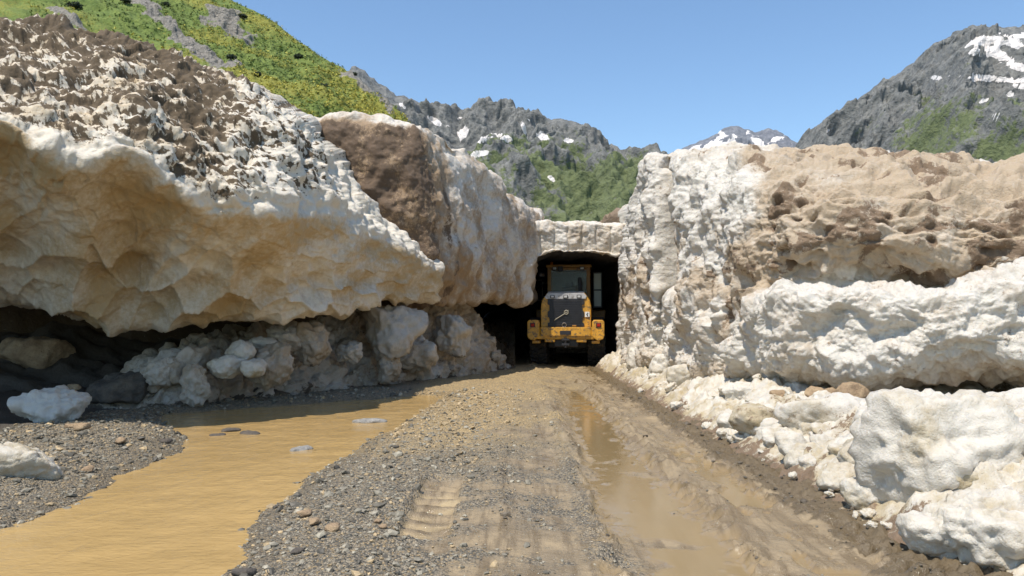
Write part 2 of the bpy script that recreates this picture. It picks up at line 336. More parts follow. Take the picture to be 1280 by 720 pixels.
# ------------------------------------------------------------------ RIGHT BANK
def colD(bot, low_, ledge, bb, mid, up, top, dx=1., dy=.3):
    c = [np.array(W(*p)) for p in (bot, low_, ledge, bb, mid, up, top)]
    return [c[0] + (dx * 2.3, dy + 1.6, -1.2), c[0] + (dx * 1.8, dy + 1.2, .1), c[0] + (dx * .8, dy + .3, .12)] + c + [c[6] + (dx * 1.2, .8, .12), c[6] + (dx * 5, 3., .6)]
D = [[(6, 46, -.6), (5.2, 46, .2), (4.4, 46, .3), (4.1, 46, -.1), (4.1, 46, .9), (4.1, 46, 2), (4.1, 46, 2.6), (4.1, 46, 3.6), (3.7, 46, 4.8), (3.9, 46, 5.8), (5, 46, 5.9), (9, 46, 6)],
     [(6, 32, -.6), (5.2, 32, .2), (4.4, 32, .3), (4.05, 30, -.1), (4.05, 30, .9), (4.05, 30, 2), (4.05, 30, 2.6), (4.05, 30, 3.6), (4.0, 30, 4.8), (3.8, 32, 5.8), (5, 32, 5.9), (9, 32, 6)],
     colD((777, 466, 24.6), (777, 425, 24.5), (778, 375, 24.4), (778, 345, 24.3), (779, 320, 24.3), (784, 284, 24.2), (794, 252, 24.0)),
     colD((789, 456, 21.2), (790, 425, 20.9), (793, 370, 20.6), (795, 340, 20.6), (798, 305, 20.6), (804, 250, 20.5), (809, 204, 20.5)),
     colD((808, 452, 18.8), (812, 422, 18.5), (815, 372, 18.3), (816, 345, 18.2), (817, 300, 18.2), (819, 240, 18.3), (824, 200, 18.7)),
     colD((834, 455, 18.1), (836, 424, 18.2), (838, 380, 18.2), (840, 350, 18.6), (841, 305, 18.8), (842, 245, 18.7), (843, 197, 19)),
     colD((852, 458, 16.2), (849, 432, 15.9), (846, 380, 15.8), (845, 350, 16.0), (845, 300, 16.2), (845, 240, 16.4), (850, 194, 17)),
     colD((902, 470, 13.9), (903, 440, 13.5), (903, 385, 13.6), (903, 355, 13.8), (903, 300, 13.9), (903, 235, 14.2), (906, 195, 15.2), 1., .7),
     colD((956, 480, 12.5), (952, 440, 12.0), (944, 392, 12.0), (943, 365, 12.4), (943, 300, 12.4), (943, 238, 12.8), (950, 192, 14.2), .7, 1.),
     colD((1005, 489, 11.7), (1000, 450, 11.0), (984, 362, 11.1), (990, 350, 12.0), (986, 300, 11.8), (985, 235, 12.3), (1000, 191, 14.), .2, 1.),
     colD((1085, 488, 11.2), (1085, 450, 10.4), (1082, 362, 10.4), (1085, 352, 11.5), (1085, 300, 10.9), (1085, 236, 11.6), (1085, 192, 13.7), .2, 1.),
     colD((1180, 474, 11.1), (1180, 450, 9.9), (1180, 370, 9.9), (1180, 358, 11.0), (1180, 306, 10.6), (1180, 244, 11.2), (1180, 200, 13.4), .2, 1.),
     colD((1290, 474, 10.7), (1290, 440, 9.6), (1290, 345, 9.6), (1290, 325, 10.2), (1290, 290, 10.2), (1290, 246, 10.8), (1290, 208, 13.), .2, 1.),
     colD((1500, 480, 10.), (1500, 440, 9.), (1500, 330, 9.), (1500, 310, 9.6), (1500, 270, 9.6), (1500, 230, 10.4), (1500, 190, 12.4), .2, 1.),
     colD((1800, 480, 9.), (1800, 440, 8.), (1800, 330, 8.), (1800, 310, 8.6), (1800, 270, 8.6), (1800, 230, 9.4), (1800, 190, 11.4), .2, 1.)]
D = np.array([[tuple(p) for p in c] for c in D]).transpose(1, 0, 2)
P, N, tr, tc = loft(D, [4, 8, 20, 56, 70, 22, 56, 56, 50, 24, 6], [10, 14, 26, 40, 50, 60, 50, 48, 50, 66, 66, 66, 30, 8])
N = -N if N[120, 250, 1] > 0 else N
# rows: 3 bottom 4 low 5 ledge 6 bb 7 mid 8 up 9 top
n_ = .10 * perlin(P * .9, 171); niche = sst(4.0, 4.5, tc + n_) * sst(6.0, 5.72, tc) * sst(5.3, 5.9, tr + n_) * sst(8.6, 8.42, tr + n_)
P = P + np.array([1.3, .15, .0]) * niche[..., None]; N = normals(P); N = -N if N[120, 330, 1] > 0 else N
fr = sst(2.4, 3.0, tr)
sidew = sst(8.6, 7.6, tc); front = 1 - sidew
brown = sst(5.25, 5.9, tr) * sst(7.9, 8.8, tc)
d = .20 * fbm(P * 1.15, 3, 145) + .07 * fbm(P * 3., 3, 146) + .018 * fbm(P * 8, 2, 147)
a1, a2, aid = worley(P * (1.5, 1.5, 1.6) + .25 * fbm(P * 1.3, 2, 148)[..., None], 149); lump = np.sqrt(np.clip(1 - a1 ** 2, 0, 1))
d += fr * (1 - brown) * (.13 - .08 * sidew) * (lump - .7) * sst(3.2, 4., tr)
a3, a4, aid2 = worley(P * 4.6, 150); d += fr * (1 - brown) * (.045 - .015 * sidew) * (np.sqrt(np.clip(1 - a3 ** 2, 0, 1)) - .7)
flute = ridged(P * (1.4, 1.4, .7), 5, 151, .6); d += fr * sidew * (.06 * (flute - .6) + .16 * (np.abs(perlin(P * (1.1, 1.1, .6), 172)) - .2))
cr = ridged(P @ np.array([[.9, 0, -.3], [0, 1, 0], [.3, 0, .9]]).T * (.9, 1.2, 2.6), 5, 153, .55)
d += brown * (.10 * (cr - .7) + .05 * (aid - .5))
p1, p2, pid = worley(P @ np.array([[.95, 0, -.2], [0, 1, 0], [.2, 0, .95]]).T * (2.4, 3., 5.) + .4 * fbm(P * 2, 2, 173)[..., None], 174)
d -= brown * (.5 + .5 * front) * .16 * sst(.42, .05, p1) * sst(.35, .6, pid)
d -= brown * .12 * sst(.1, .5, fbm(P * (1.6, 2, 3.2), 3, 155))
d -= fr * sst(6.6, 6.0, tr) * sst(3.0, 5., tr) * .25 * sst(.2, .6, fbm(P * (.9, .9, 1.2), 3, 158))
d += fr * (1 - brown) * (.034 - .012 * sidew) * (ridged(P * (3.2, 3.2, 4.5), 4, 181, .6) - .7) + fr * (1 - brown) * .025 * fbm(P * 11, 3, 182)
d *= 1 - .75 * sst(2.2, 1.4, tc)
d *= 1 - .65 * sst(3.8, 4.2, tc) * sst(6.25, 5.9, tc) * sst(5.2, 5.8, tr)
P2 = P + N * d[..., None]
P2[..., 2] += .14 * fbm(P * (1.3, 1.3, 0.), 4, 157) * np.exp(-((tr - 9) / .5) ** 2)
P2[..., 2] += .16 * fbm(P * (1.2, 1.2, 0.), 3, 159) * np.exp(-((tr - 5) / .4) ** 2)
nb = fbm(P * (.8, 1., 1.6), 4, 161)
b2 = sst(5.0, 6.4, tr + .8 * nb) * sst(7.4, 8.4, tc + .7 * nb) * sst(10.5, 8.8, tr)
sp = sst(-.25, .25, fbm(P * (1.3, 1.3, 1.), 4, 163) + .55 * np.exp(-((tr - 5.6 - .12 * (tc - 5)) / .75) ** 2) - .25) * sst(8.6, 8, tc) * sst(7.8, 6.6, tr) * sst(3.6, 4.6, tr)      # brown band on the side wall
tan = .04 + .26 * sst(.15, .6, ridged(P @ np.array([[.97, 0, -.2], [0, 1, 0], [.2, 0, .97]]).T * (.5, .5, 2.2), 4, 183) - .75) * (1 - b2) * (1 - .6 * sidew) + .80 * b2 + .55 * sp + .22 * fbm(P * (1.1, 1.1, 1.5), 4, 165) + .45 * sst(4.1, 3.2, tr) + .25 * sst(8.4, 9, tr)
dirt = .30 * sp * (1 + nb) + b2 * (.14 + .55 * sst(.08, .5, fbm(P * (1.5, 1.5, 2.6), 4, 167)) + .55 * sst(.45, .1, p1) * sst(.3, .6, pid)) + sst(2.9, 2.2, tr) * .6  # last term: darker along the underside
dirt += .5 * np.exp(-((tr - 9) / .35) ** 2) * sst(.15, .4, fbm(P * 2., 4, 169)) + .42 * sst(.25, .6, fbm(P * 2.6, 5, 170, .65)) * (1 - b2)
dirt += .9 * sst(1.75, 1.35, tc)  # wall inside the tunnel: its darkness is painted into the colour
bankD = mesh_np('snow_bank', P2.reshape(-1, 3), gridq(*P.shape[:2]), {'dirt': np.clip(dirt, 0, 1.1).ravel(), 'tan': tan.ravel()}, SNOW_R, origin='base')
tag(bankD, 'bright right snow bank with a dirty brown layer overhanging a white ledge', 'snow bank', 'snow walls beside the road')
# ------------------------------------------------------------------ GROUND (detailed valley floor and road)
def interp(x, xp, fp): return np.interp(x, xp, fp)
def xl_(y): return interp(y, [2, 5.94, 7.56, 9.44, 10.5, 12.06, 13.2, 15, 16.3], [-3.95, -4.0, -4.06, -4.2, -4.55, -5.6, -6.0, -3.7, -2.0])
def xr_(y): return interp(y, [2, 4.81, 6.3, 8.4, 12.56, 16.2], [-1.7, -1.77, -2.0, -1.94, -1.59, -1.36])
def yfront(x): return interp(x, [-14, -6.6, -5.2, -3.9, -2.8, -1.7, .1, .4], [12.2, 13.4, 14.8, 16.8, 18.8, 20.2, 24.4, 90.])
def rut(x, c, w): return np.exp(-((x - c) / w) ** 2)
def ground(x, y):
    """height + masks"""
    p = V3(x, y)
    n1 = fbm(p * .8, 3, 201); n2 = fbm(p * 3, 4, 203); n3 = fbm(p * 12, 3, 205)
    din = np.minimum(np.minimum(x - xl_(y), xr_(y) - x), (16.4 - y) * .5) + .16 * n1 + .12 * n2 + .04 * n3
    rise = 1.5 * sst(.2, 5.5, y - yfront(x)) + .5 * sst(-7.2, -10, x) * sst(8, 11, y)
    wob = .12 * perlin(V3(0 * x, y * .35), 211)
    track = rut(x, 1.15 + wob + .02 * (y - 7), .30 + .13 * sst(9.5, 5.5, y)) ; trackL = rut(x, -.62 + wob, .28); track3 = rut(x, 2.15 + wob, .24)
    mid = rut(x, .35 + wob, .30)
    road = sst(-1.3, -.6, x + .5 * n1) * sst(2.75, 2.45, x + .2 * n2)
    grav = sst(-.5, -.1, -din) * sst(.7, -.9, x - .12 * (y - 6) + 1.1 * n1 + .7 * n2) * sst(1.0, -.8, y - yfront(x))
    grav = np.clip(grav + .55 * sst(0.05, -.15, np.abs(x - .62 - wob) - .12 - .18 * n2) * sst(4, 6, y) * sst(16, 11, y), 0, 1)
    crk = np.exp(-((x - .72 - wob - .10 * n2) / .05) ** 2) * sst(-.1, .15, n2) * sst(13, 9, y) + .8 * np.exp(-((x + .08 - wob - .06 * n2) / .045) ** 2) * sst(5.3, 5.8, y) * sst(10, 8.5, y) + .8 * np.exp(-((x - 1.62 - wob - .12 * n2) / .07) ** 2) * sst(-.05, .2, n2 + n1)
    lm = sst(-.90, -.82, x + .05 * n3) * sst(-.44, -.50, x + .05 * n3) * sst(5.5, 5.75, y) * sst(7.8, 7.5, y)
    grav = grav * (1 - .95 * lm)
    edge = sst(2.25, 2.5, x + .25 * n2) * sst(3.3, 2.8, x)
    n4 = fbm(p * 5.5, 3, 207)
    wet = np.clip(track * (.92 + .9 * n4 + .5 * n2) * sst(-.45, -.05, n1 + .3) * sst(19, 15, y) * 1.6 + 1.1 * track3 * sst(.0, .25, n1 + .9 * n2 + .08) * sst(4.4, 5.2, y) * sst(12, 9, y), 0, 1) * (1 - edge)
    z = .030 * n1 + .014 * n2 + .006 * n3
    z = z - .05 * (track + trackL * .6 + track3 * .5) * road + .035 * rut(x, .68 + wob, .13) * road * (1 + n2 * 2) + .03 * rut(x, 1.72, .15) * road * (1 + 2 * n2)
    # pebbly relief on the gravel ridge
    f1, f2, cid = worley2(x * 24, y * 24, 221); pb = np.sqrt(np.clip(.55 - f1 ** 2, 0, 1)) * (.4 + cid)
    z = z + grav * (.055 * sst(-.15, .9, -din) + .008 * pb + .03 * n2) * sst(0.6, -.2, x - .12 * (y - 6))
    trd = np.exp(-((x + .62 - wob) / .27) ** 4) + .8 * np.exp(-((x - 1.75 - wob) / .2) ** 4) + .7 * np.exp(-((x - .42 - wob) / .2) ** 4)
    tph = np.abs((y * 3.6 + 1.2 * np.abs(x * 2 % 1 - .5)) % 1 - .5) * 2
    z = z + trd * road * .020 * (sst(.3, .7, tph) - .5) * sst(-.25, .15, n1 + .4 * n2)
    # mud clods on the right edge
    c1, c2, cc = worley2(x * 8 + n2, y * 8, 223)
    z = z + edge * (.06 * np.sqrt(np.clip(.6 - c1 ** 2, 0, 1)) * cc + .03 * (n2 + n3))
    # lug prints
    ph = np.abs(((y * 4.0) + .35 * (x + .65)) % 1 - .5) * 2
    lug = lm * sst(.45, .6, ph); z = z - .022 * lm + .020 * lm * sst(.35, .55, 1 - ph)
    lr = sst(2.35, 2.5, x) * sst(3.05, 2.95, x) * sst(5.5, 5.3, y); phr = np.abs((y * 6.2 - .5 * x) % 1 - .5) * 2
    z = z + lr * .10 * (sst(.35, .65, phr) - .5)
    z = z + road * crk * (.02 + .05 * np.maximum(0, n3))
    wf = sst(.25, .6, wet); z = z * (1 - .97 * wf) - wf * .05
    z = np.where(din > -.4, z * (1 - sst(-.4, .1, din) * .6), z)
    z = z - .24 * sst(0., .55, din) - .02 * sst(-.12, .05, din)
    z = z + rise + sst(0, .7, y - yfront(x)) * .14 * (n1 + n2)
    z = z + .06 * sst(-4.0, -4.8, x + .3 * n1) * sst(-8, -6, x) * sst(12.2, 10.6, y) * sst(-.1, -.4, din)
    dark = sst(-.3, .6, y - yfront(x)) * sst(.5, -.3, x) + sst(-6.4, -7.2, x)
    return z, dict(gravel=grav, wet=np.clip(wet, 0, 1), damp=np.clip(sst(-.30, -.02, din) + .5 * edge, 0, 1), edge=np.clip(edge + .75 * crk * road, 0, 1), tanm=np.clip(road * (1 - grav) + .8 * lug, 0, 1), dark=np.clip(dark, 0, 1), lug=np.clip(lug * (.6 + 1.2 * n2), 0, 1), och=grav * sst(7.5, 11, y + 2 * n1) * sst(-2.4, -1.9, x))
ys = [-3.]
while ys[-1] < 47: ys.append(ys[-1] + (.06 if ys[-1] < 3.6 else max(.018, .0042 * ys[-1]) if ys[-1] < 26 else .5))
gx = np.concatenate([np.arange(-16, -7, .12), np.arange(-7, 3.4, .02), np.arange(3.4, 12, .15)])
X, Y = np.meshgrid(gx, np.array(ys)); Zg, mk = ground(X, Y)
print('ground verts', X.size)
def m_ground():
    m, nt, b = mat_new('mud_and_gravel'); g = NB(nt)
    n1 = g.noise(1.6, 6, .6); n2 = g.noise(16, 6, .65); n3 = g.noise(70, 4, .6); vc = g.voro(62, out='Color'); vd = g.voro(62)
    mud = g.mix(g.ramp(n1, .3, .7), (.36, .27, .155), (.245, .185, .11)); mud = g.mix(g.ramp(n2, .35, .7, 0, .5), mud, (.25, .19, .115))
    sep = g.n('ShaderNodeSeparateColor'); g.l(vc, sep.inputs[0])
    gc = g.mix(g.ramp(sep.outputs[0], .2, .8), (.085, .078, .06), (.36, .30, .205)); gc = g.mix(g.ramp(sep.outputs[1], .80, .84, 0, .8), gc, (.40, .28, .13))
    gc = g.mix(g.ramp(vd, .3, .65, 0, .55), gc, (.12, .10, .07))
    gc = g.mix(g.math('MULTIPLY', g.attr('och'), g.ramp(sep.outputs[2], .1, .6)), gc, (.42, .30, .14))
    gr = g.ramp(g.math('ADD', g.attr('gravel'), g.math('MULTIPLY', g.math('SUBTRACT', n2, .5), 1.3)), .1, .8)
    st = g.noise(1., 6, .65, g.pos((9, .7, 1)), .3); mud = g.mix(g.math('MULTIPLY', g.ramp(st, .45, .62), .75), mud, (.17, .122, .066))
    c = g.mix(gr, mud, gc)
    c = g.mix(g.math('MULTIPLY', g.attr('lug'), .8), c, (.46, .35, .19))
    ed = g.ramp(g.math('ADD', g.attr('edge'), g.math('MULTIPLY', g.math('SUBTRACT', n2, .5), 1.4)), .45, .75)
    c = g.mix(ed, c, g.mix(n2, (.085, .062, .034), (.20, .148, .08)))
    c = g.mix(g.math('MULTIPLY', g.attr('damp'), .45), c, g.mix(.5, c, (.13, .09, .045)))
    c = g.mix(g.ramp(g.attr('wet'), .15, .7, 0, .9), c, (.27, .19, .09))
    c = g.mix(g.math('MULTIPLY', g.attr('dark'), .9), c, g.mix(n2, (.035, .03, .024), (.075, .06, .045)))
    g.l(c, b.inputs['Base Color'])
    wetn = g.math('ADD', g.ramp(g.attr('wet'), .1, .6, 0, 1.25), g.math('MULTIPLY', g.ramp(n1, .42, .60), g.math('MULTIPLY', g.attr('tanm'), .85)))
    ro = g.math('SUBTRACT', .74, g.math('MULTIPLY', wetn, .68)); ro = g.math('SUBTRACT', ro, g.math('MULTIPLY', g.attr('damp'), .25)); ro = g.math('SUBTRACT', ro, g.math('MULTIPLY', g.math('MULTIPLY', g.ramp(st, .45, .6), g.attr('tanm')), .3)); g.l(g.math('MAXIMUM', ro, .05), b.inputs['Roughness'])
    b.inputs['Specular IOR Level'].default_value = .5
    k = g.ramp(g.attr('wet'), .15, .6, 1., .04)
    nd = g.n('ShaderNodeBump'); nd.inputs['Distance'].default_value = .02; g.l(n2, nd.inputs['Height']); g.l(k, nd.inputs['Strength'])
    nd2 = g.n('ShaderNodeBump'); nd2.inputs['Distance'].default_value = .008; g.l(n3, nd2.inputs['Height']); g.l(k, nd2.inputs['Strength']); g.l(nd.outputs[0], nd2.inputs['Normal'])
    nd3 = g.n('ShaderNodeBump', invert=True); nd3.inputs['Distance'].default_value = .014; g.l(vd, nd3.inputs['Height']); g.l(gr, nd3.inputs['Strength']); g.l(nd2.outputs[0], nd3.inputs['Normal'])
    g.l(nd3.outputs[0], b.inputs['Normal']); return m
GM = m_ground()
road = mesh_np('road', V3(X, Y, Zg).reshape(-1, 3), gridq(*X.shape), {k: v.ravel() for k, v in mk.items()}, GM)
tag(road, 'muddy gravel track with wet wheel ruts between the snow banks', None, kind='structure')
def gz(x, y): return float(ground(np.array([float(x)]), np.array([float(y)]))[0][0])
# big sheet to the horizon
m, nt, b = mat_new('valley_floor'); g = NB(nt); n = g.noise(.05, 8, .6)
g.l(g.mix(g.ramp(n, .4, .6), (.07, .10, .03), (.16, .13, .09)), b.inputs['Base Color']); b.inputs['Roughness'].default_value = .95
s = 5200.; gs = np.array([[-s, -s, -.9], [s, -s, -.9], [s, s, -.9], [-s, s, -.9]])
tag(mesh_np('ground', gs, np.array([[0, 1, 2, 3]]), None, m), 'wide valley floor reaching beyond the snow banks', None, kind='structure')
# ------------------------------------------------------------------ STREAM
def m_water():
    m, nt, b = mat_new('muddy_water'); g = NB(nt)
    n = g.noise(.7, 4, .6); n2 = g.noise(5, 3, .5, g.pos((1, .35, 1)), .8)
    g.l(g.mix(g.ramp(n, .3, .7), (.465, .31, .125), (.40, .265, .105)), b.inputs['Base Color'])
    b.inputs['Roughness'].default_value = .05; b.inputs['IOR'].default_value = 1.33; b.inputs['Specular IOR Level'].default_value = .5
    bp = g.bump(n2, .03, .5); bp = g.bump(g.noise(16, 3, .55, g.pos((.55, 1.2, 1)), .4), .012, .6, bp); g.l(bp, b.inputs['Normal']); return m
wx = np.arange(-7.5, -.9, .04); wy = np.arange(1.5, 17.2, .05); X, Y = np.meshgrid(wx, wy)
Zw = -.035 + .007 * fbm(V3(X * 2.2, Y * 3.), 3, 231) + .0025 * ridged(V3(X * 5, Y * 8), 3, 233)
tag(mesh_np('stream', V3(X, Y, Zw).reshape(-1, 3), gridq(*X.shape), None, m_water()), 'muddy ochre stream running beside the gravel ridge', None, kind='structure')
# ------------------------------------------------------------------ GRAVEL (stuff)
def ico(sub):
    bm = bmesh.new(); bmesh.ops.create_icosphere(bm, subdivisions=sub, radius=1.); V = np.array([v.co[:] for v in bm.verts]); F = np.array([[v.index for v in f.verts] for f in bm.faces]); bm.free(); return V, F
ICO1, ICO1F = ico(1)
def scatter(name, pts, sizes, cols, mat, flat=.6, seed=1):
    rs = np.random.RandomState(seed); n = len(pts)
    base = ICO1[None] * (1 + .55 * (rs.rand(n, len(ICO1), 1) - .5))
    base = base * np.stack([rs.uniform(.7, 1.3, n), rs.uniform(.7, 1.3, n), rs.uniform(flat * .6, flat * 1.3, n)], -1)[:, None]
    a = rs.rand(n) * 6.283; tl = rs.normal(0, .35, n); ca, sa, ct, stt = np.cos(a), np.sin(a), np.cos(tl), np.sin(tl)
    x = base[..., 0]; y = base[..., 1] * ct[:, None] - base[..., 2] * stt[:, None]; z = base[..., 1] * stt[:, None] + base[..., 2] * ct[:, None]
    Vv = np.stack([x * ca[:, None] - y * sa[:, None], x * sa[:, None] + y * ca[:, None], z], -1) * sizes[:, None, None] + pts[:, None]
    F = (ICO1F[None] + (np.arange(n) * len(ICO1))[:, None, None]).reshape(-1, 3)
    return mesh_np(name, Vv.reshape(-1, 3), F, {'col': np.repeat(cols, len(ICO1), 0)}, mat, smooth=False)
m, nt, b = mat_new('gravel_stone'); g = NB(nt); n = g.noise(30, 4)
g.l(g.mix(g.ramp(n, .3, .7, 0, .5), g.attr('col', 'Color'), (.10, .085, .06)), b.inputs['Base Color']); b.inputs['Roughness'].default_value = .6; STONE = m
rs = np.random.RandomState(5)
def cand(n, x0, x1, y0, y1): 
    u = rs.rand(n); yy = y0 * (y1 / y0) ** u
    return rs.uniform(x0, x1, n), yy
x1, y1 = cand(90000, -7, 3.0, 4.2, 17)
zz, mm = ground(x1, y1); LM = (x1 > -.85) & (x1 < -.46) & (y1 > 5.6) & (y1 < 7.7)
pr = np.where(zz < -.05, 0, .95 * mm['gravel'] * (1 - .75 * sst(-.3, .5, x1)) + .055 + .5 * mm['edge'] * .6 + .9 * sst(-4.3, -4.7, x1) * sst(-6.9, -6.3, x1) * sst(12, 11, y1)) * (1 - mm['wet']) * np.where(LM, .1, 1)
k = rs.rand(len(x1)) < pr * .42
x1, y1, zz, ed = x1[k], y1[k], zz[k], mm['edge'][k]
sz = np.clip(np.exp(rs.normal(-4.75, .60, len(x1))), .004, .045) * (1 + .05 * (y1 - 5)); sz = np.where(x1 > -.4, sz * .8, sz)
t = rs.rand(len(x1)); tanp = (t < .16 + .45 * sst(8, 13, y1) * (x1 > -2.2)); cols = np.where(tanp[:, None], np.array([[.52, .38, .20]]) * rs.uniform(.6, 1.15, (len(x1), 1)), np.array([[.27, .24, .175]]) * rs.uniform(.2, 1.6, (len(x1), 1)))
cols = np.where((x1 < -4)[:, None] & ~tanp[:, None], cols * .8, cols); cols = np.where(ed[:, None] > .4, np.array([[.11, .085, .055]]) * rs.uniform(.5, 1.4, (len(x1), 1)), cols)
print('gravel', len(x1))
tag(scatter('gravel', V3(x1, y1, zz + sz * .2), sz, cols, STONE), 'loose grey and ochre gravel strewn along the stream edges and the track', None, kind='stuff')
# ------------------------------------------------------------------ boulders / chunks
def boulder_mesh(name, seed, dims, planes=9, soft=.12, rough=.06, sub=4, lump=0., mat=None, tan=.2, dirt=0., tdir=None):
    rs = np.random.RandomState(seed); V, F = ico(sub)
    nrm = rs.normal(size=(planes, 3)); nrm /= np.linalg.norm(nrm, axis=1, keepdims=True)
    nrm = np.concatenate([nrm, -nrm[: planes // 2], [[0, 0, 1.], [0, 0, -1]]]); dist = rs.uniform(.62, .95, len(nrm))
    dd = V @ nrm.T
    r = np.where(dd > .05, dist[None] / np.maximum(dd, .05), 9.); r = np.minimum(r, 1.35)
    r = -soft * np.log(np.exp(-r / soft).sum(1)) + soft * .8                       # smooth min
    P = V * r[:, None] * np.array(dims)[None] * .5 * 1.1
    N = V
    s = max(dims); d = rough * s * fbm(P / s * 3 + seed, 4, seed) + rough * .5 * s * fbm(P / s * 9 + seed, 3, seed + 5)
    if lump:
        a1, _, _ = worley(P / s * 5.5 + seed, seed); d = d + lump * s * (np.sqrt(np.clip(1 - a1 ** 2, 0, 1)) - .7)
        a1, _, _ = worley(P / s * 11 + seed, seed + 1); d = d + lump * .5 * s * (np.sqrt(np.clip(1 - a1 ** 2, 0, 1)) - .7)
    P = P + N * d[:, None]
    P[:, 2] -= P[:, 2].min()
    tn = tan + .35 * fbm(P / s * 2.5 + 3 * seed, 3, seed + 7); dt = dirt + .30 * fbm(P / s * 4 + seed, 3, seed + 9) * (1 if dirt > 0.02 else .6)
    dt = dt + .35 * sst(.25 * dims[2], 0, P[:, 2]) * (dirt > .05)
    me = mesh_np(name, P, F, {'tan': tn, 'dirt': dt}, mat)
    return me
def put(o, loc, rz=0., tilt=(0, 0)):
    o.location = loc; o.rotation_euler = (tilt[0], tilt[1], rz); return o
# ---- right debris berm
def bermz(x, y):
    x0 = 2.72 + .16 * perlin(V3(0 * x, y * .9), 301) + .12 * perlin(V3(x, y * 2.6), 302)
    hmax = interp(y, [2, 6, 8, 9.5, 10.5, 12, 16, 20, 24], [.62, .62, .60, .48, .46, .56, .62, .62, .5])
    z = hmax * sst(-.05, 1., (x - x0) / interp(y, [2, 8, 14, 24], [1.5, 1.5, 1.5, .9]))
    z = z - .55 * np.exp(-((x - 5.9) / 1.5) ** 2 - ((y - 10.0) / .9) ** 2)
    return z, x - x0
bu = [2.0]
while bu[-1] < 25: bu.append(bu[-1] + max(.022, .0038 * bu[-1]))
bu = np.array(bu); bv = np.concatenate([np.linspace(0, .75, 150), np.linspace(.76, 1, 14)])
U, Vv = np.meshgrid(bv, bu); xin = interp(Vv, [2, 7, 9.5, 13, 18, 25], [9.5, 8.6, 7.6, 6.6, 5.4, 4.4]); X = 2.45 + (xin - 2.45) * U; Y = Vv
Zb, dx = bermz(X, Y)
w = sst(-.05, .35, dx)
lz = 0
for sc_, amp, sd in ((1.5, .15, 311), (3.4, .15, 313), (7.5, .10, 315), (15, .045, 317), (28, .016, 318)):
    f1, f2, cid = worley2(X * sc_ + .3 * perlin(V3(X, Y) * 2, sd), Y * sc_, sd)
    dm = np.clip(.8 - 1.1 * f1 ** 2, 0, 1); dm = np.sqrt(dm + .02) if sc_ < 5 else dm
    lz = lz + amp * (.75 if sc_ > 3 else 1.) * (dm * (.35 + .9 * cid) - .28)
lz = lz + .025 * fbm(V3(X, Y) * 5, 3, 319)
Zb = Zb + w * lz - .10 * (1 - sst(-.25, .12, dx))
dnoise = fbm(V3(X, Y) * 1.4, 4, 321); dn2 = fbm(V3(X, Y) * 6, 4, 323)
near = sst(12.5, 9, Y)
dirt = .80 * sst(.42, -.02, dx + .25 * dnoise) + .55 * sst(.05, .40, dnoise + .5 * dn2) * sst(14, 10, Y) * sst(6.2, 7.6, Y) * sst(2.2, .6, dx) + .18 * near * sst(0, .4, dn2) + .8 * sst(3.2, 4., X - .0) * sst(.35, .1, Zb) + .7 * sst(-.04, -.14, lz) * sst(1.5, .3, dx) * sst(-.3, .2, dnoise)
tan = .30 + .6 * dnoise + .5 * dn2 + .45 * sst(.9, 0, dx) + .4 * sst(.02, -.12, lz)
berm = mesh_np('snow_berm', V3(X, Y, Zb).reshape(-1, 3), gridq(*X.shape), {'dirt': np.clip(dirt, 0, 1).ravel(), 'tan': tan.ravel()}, SNOW_C, origin='base')
tag(berm, 'low lumpy berm of bright slushy snow debris along the right road edge below the bank', 'snow berm')
def bz(x, y): return float(bermz(np.array([float(x)]), np.array([float(y)]))[0][0])
CH = 'snow chunks on the right berm'
def chunk(px, py, Yd, dims, seed, label, mat=SNOW_C, rz=0., tilt=(0, 0), tan=.15, dirt=0., planes=9, soft=.12, rough=.06, lump=.03, sub=5, name='snow_chunk', cat='snow chunk', group=None, sink=.15, z=None):
    x, y, zb = W(px, py, Yd)
    o = boulder_mesh(name, seed, dims, planes, soft, rough, sub, lump, mat, tan, dirt)
    put(o, (x, y, (zb if z is None else z) - sink * dims[2]), rz, tilt); tag(o, label, cat, group); return o
chunk(1182, 636, 6.0, (.98, .9, .84), 3, 'largest smooth white snow block on the right berm, cube shaped with rounded corners', planes=6, soft=.06, rough=.10, lump=.05, rz=.25, tan=.25, group=CH, sink=.1)
chunk(1085, 632, 6.35, (.36, .34, .30), 5, 'rounded cream snow chunk at the road edge left of the largest snow block', tan=.45, lump=.05, group=CH)
chunk(1150, 540, 8.3, (1.15, .6, .36), 7, 'long knobbly white snow chunk behind the largest snow block', lump=.06, tan=.25, group=CH)
chunk(1272, 542, 8.2, (.7, .7, .60), 9, 'knobbly white snow chunk at the right edge of the photo beneath the bank', lump=.05, tan=.25, group=CH)
chunk(1240, 712, 5.0, (.80, .7, .50), 11, 'broad low white snow chunk in front of the largest snow block', lump=.075, tan=.35, rough=.13, group=CH)
chunk(1170, 690, 5.15, (.5, .42, .34), 12, 'small angular white snow chunk by the tyre lug marks', lump=.04, tan=.25, group=CH)
chunk(1205, 612, 5.75, (.52, .3, .2), 21, 'tan slab of snow leaning on the front of the largest snow block', lump=.05, tan=.6, group=CH, sink=0)
chunk(950, 545, 9.6, (.62, .5, .50), 13, 'brown streaked snow lump at the road edge, midway along the berm', tan=.75, dirt=.35, lump=.05, group=CH)
chunk(975, 560, 8.9, (.42, .34, .26), 14, 'pale oval snow lump just right of the brown streaked lump', tan=.3, lump=.03, group=CH)
chunk(935, 500, 12., (.75, .42, .34), 15, 'white angular snow slab on the berm below the bank corner', tan=.05, lump=.02, planes=7, group=CH)
chunk(862, 486, 15.2, (.75, .6, .66), 16, 'upright cream snow lump under the notch of the right bank', tan=.35, lump=.06, group=CH)
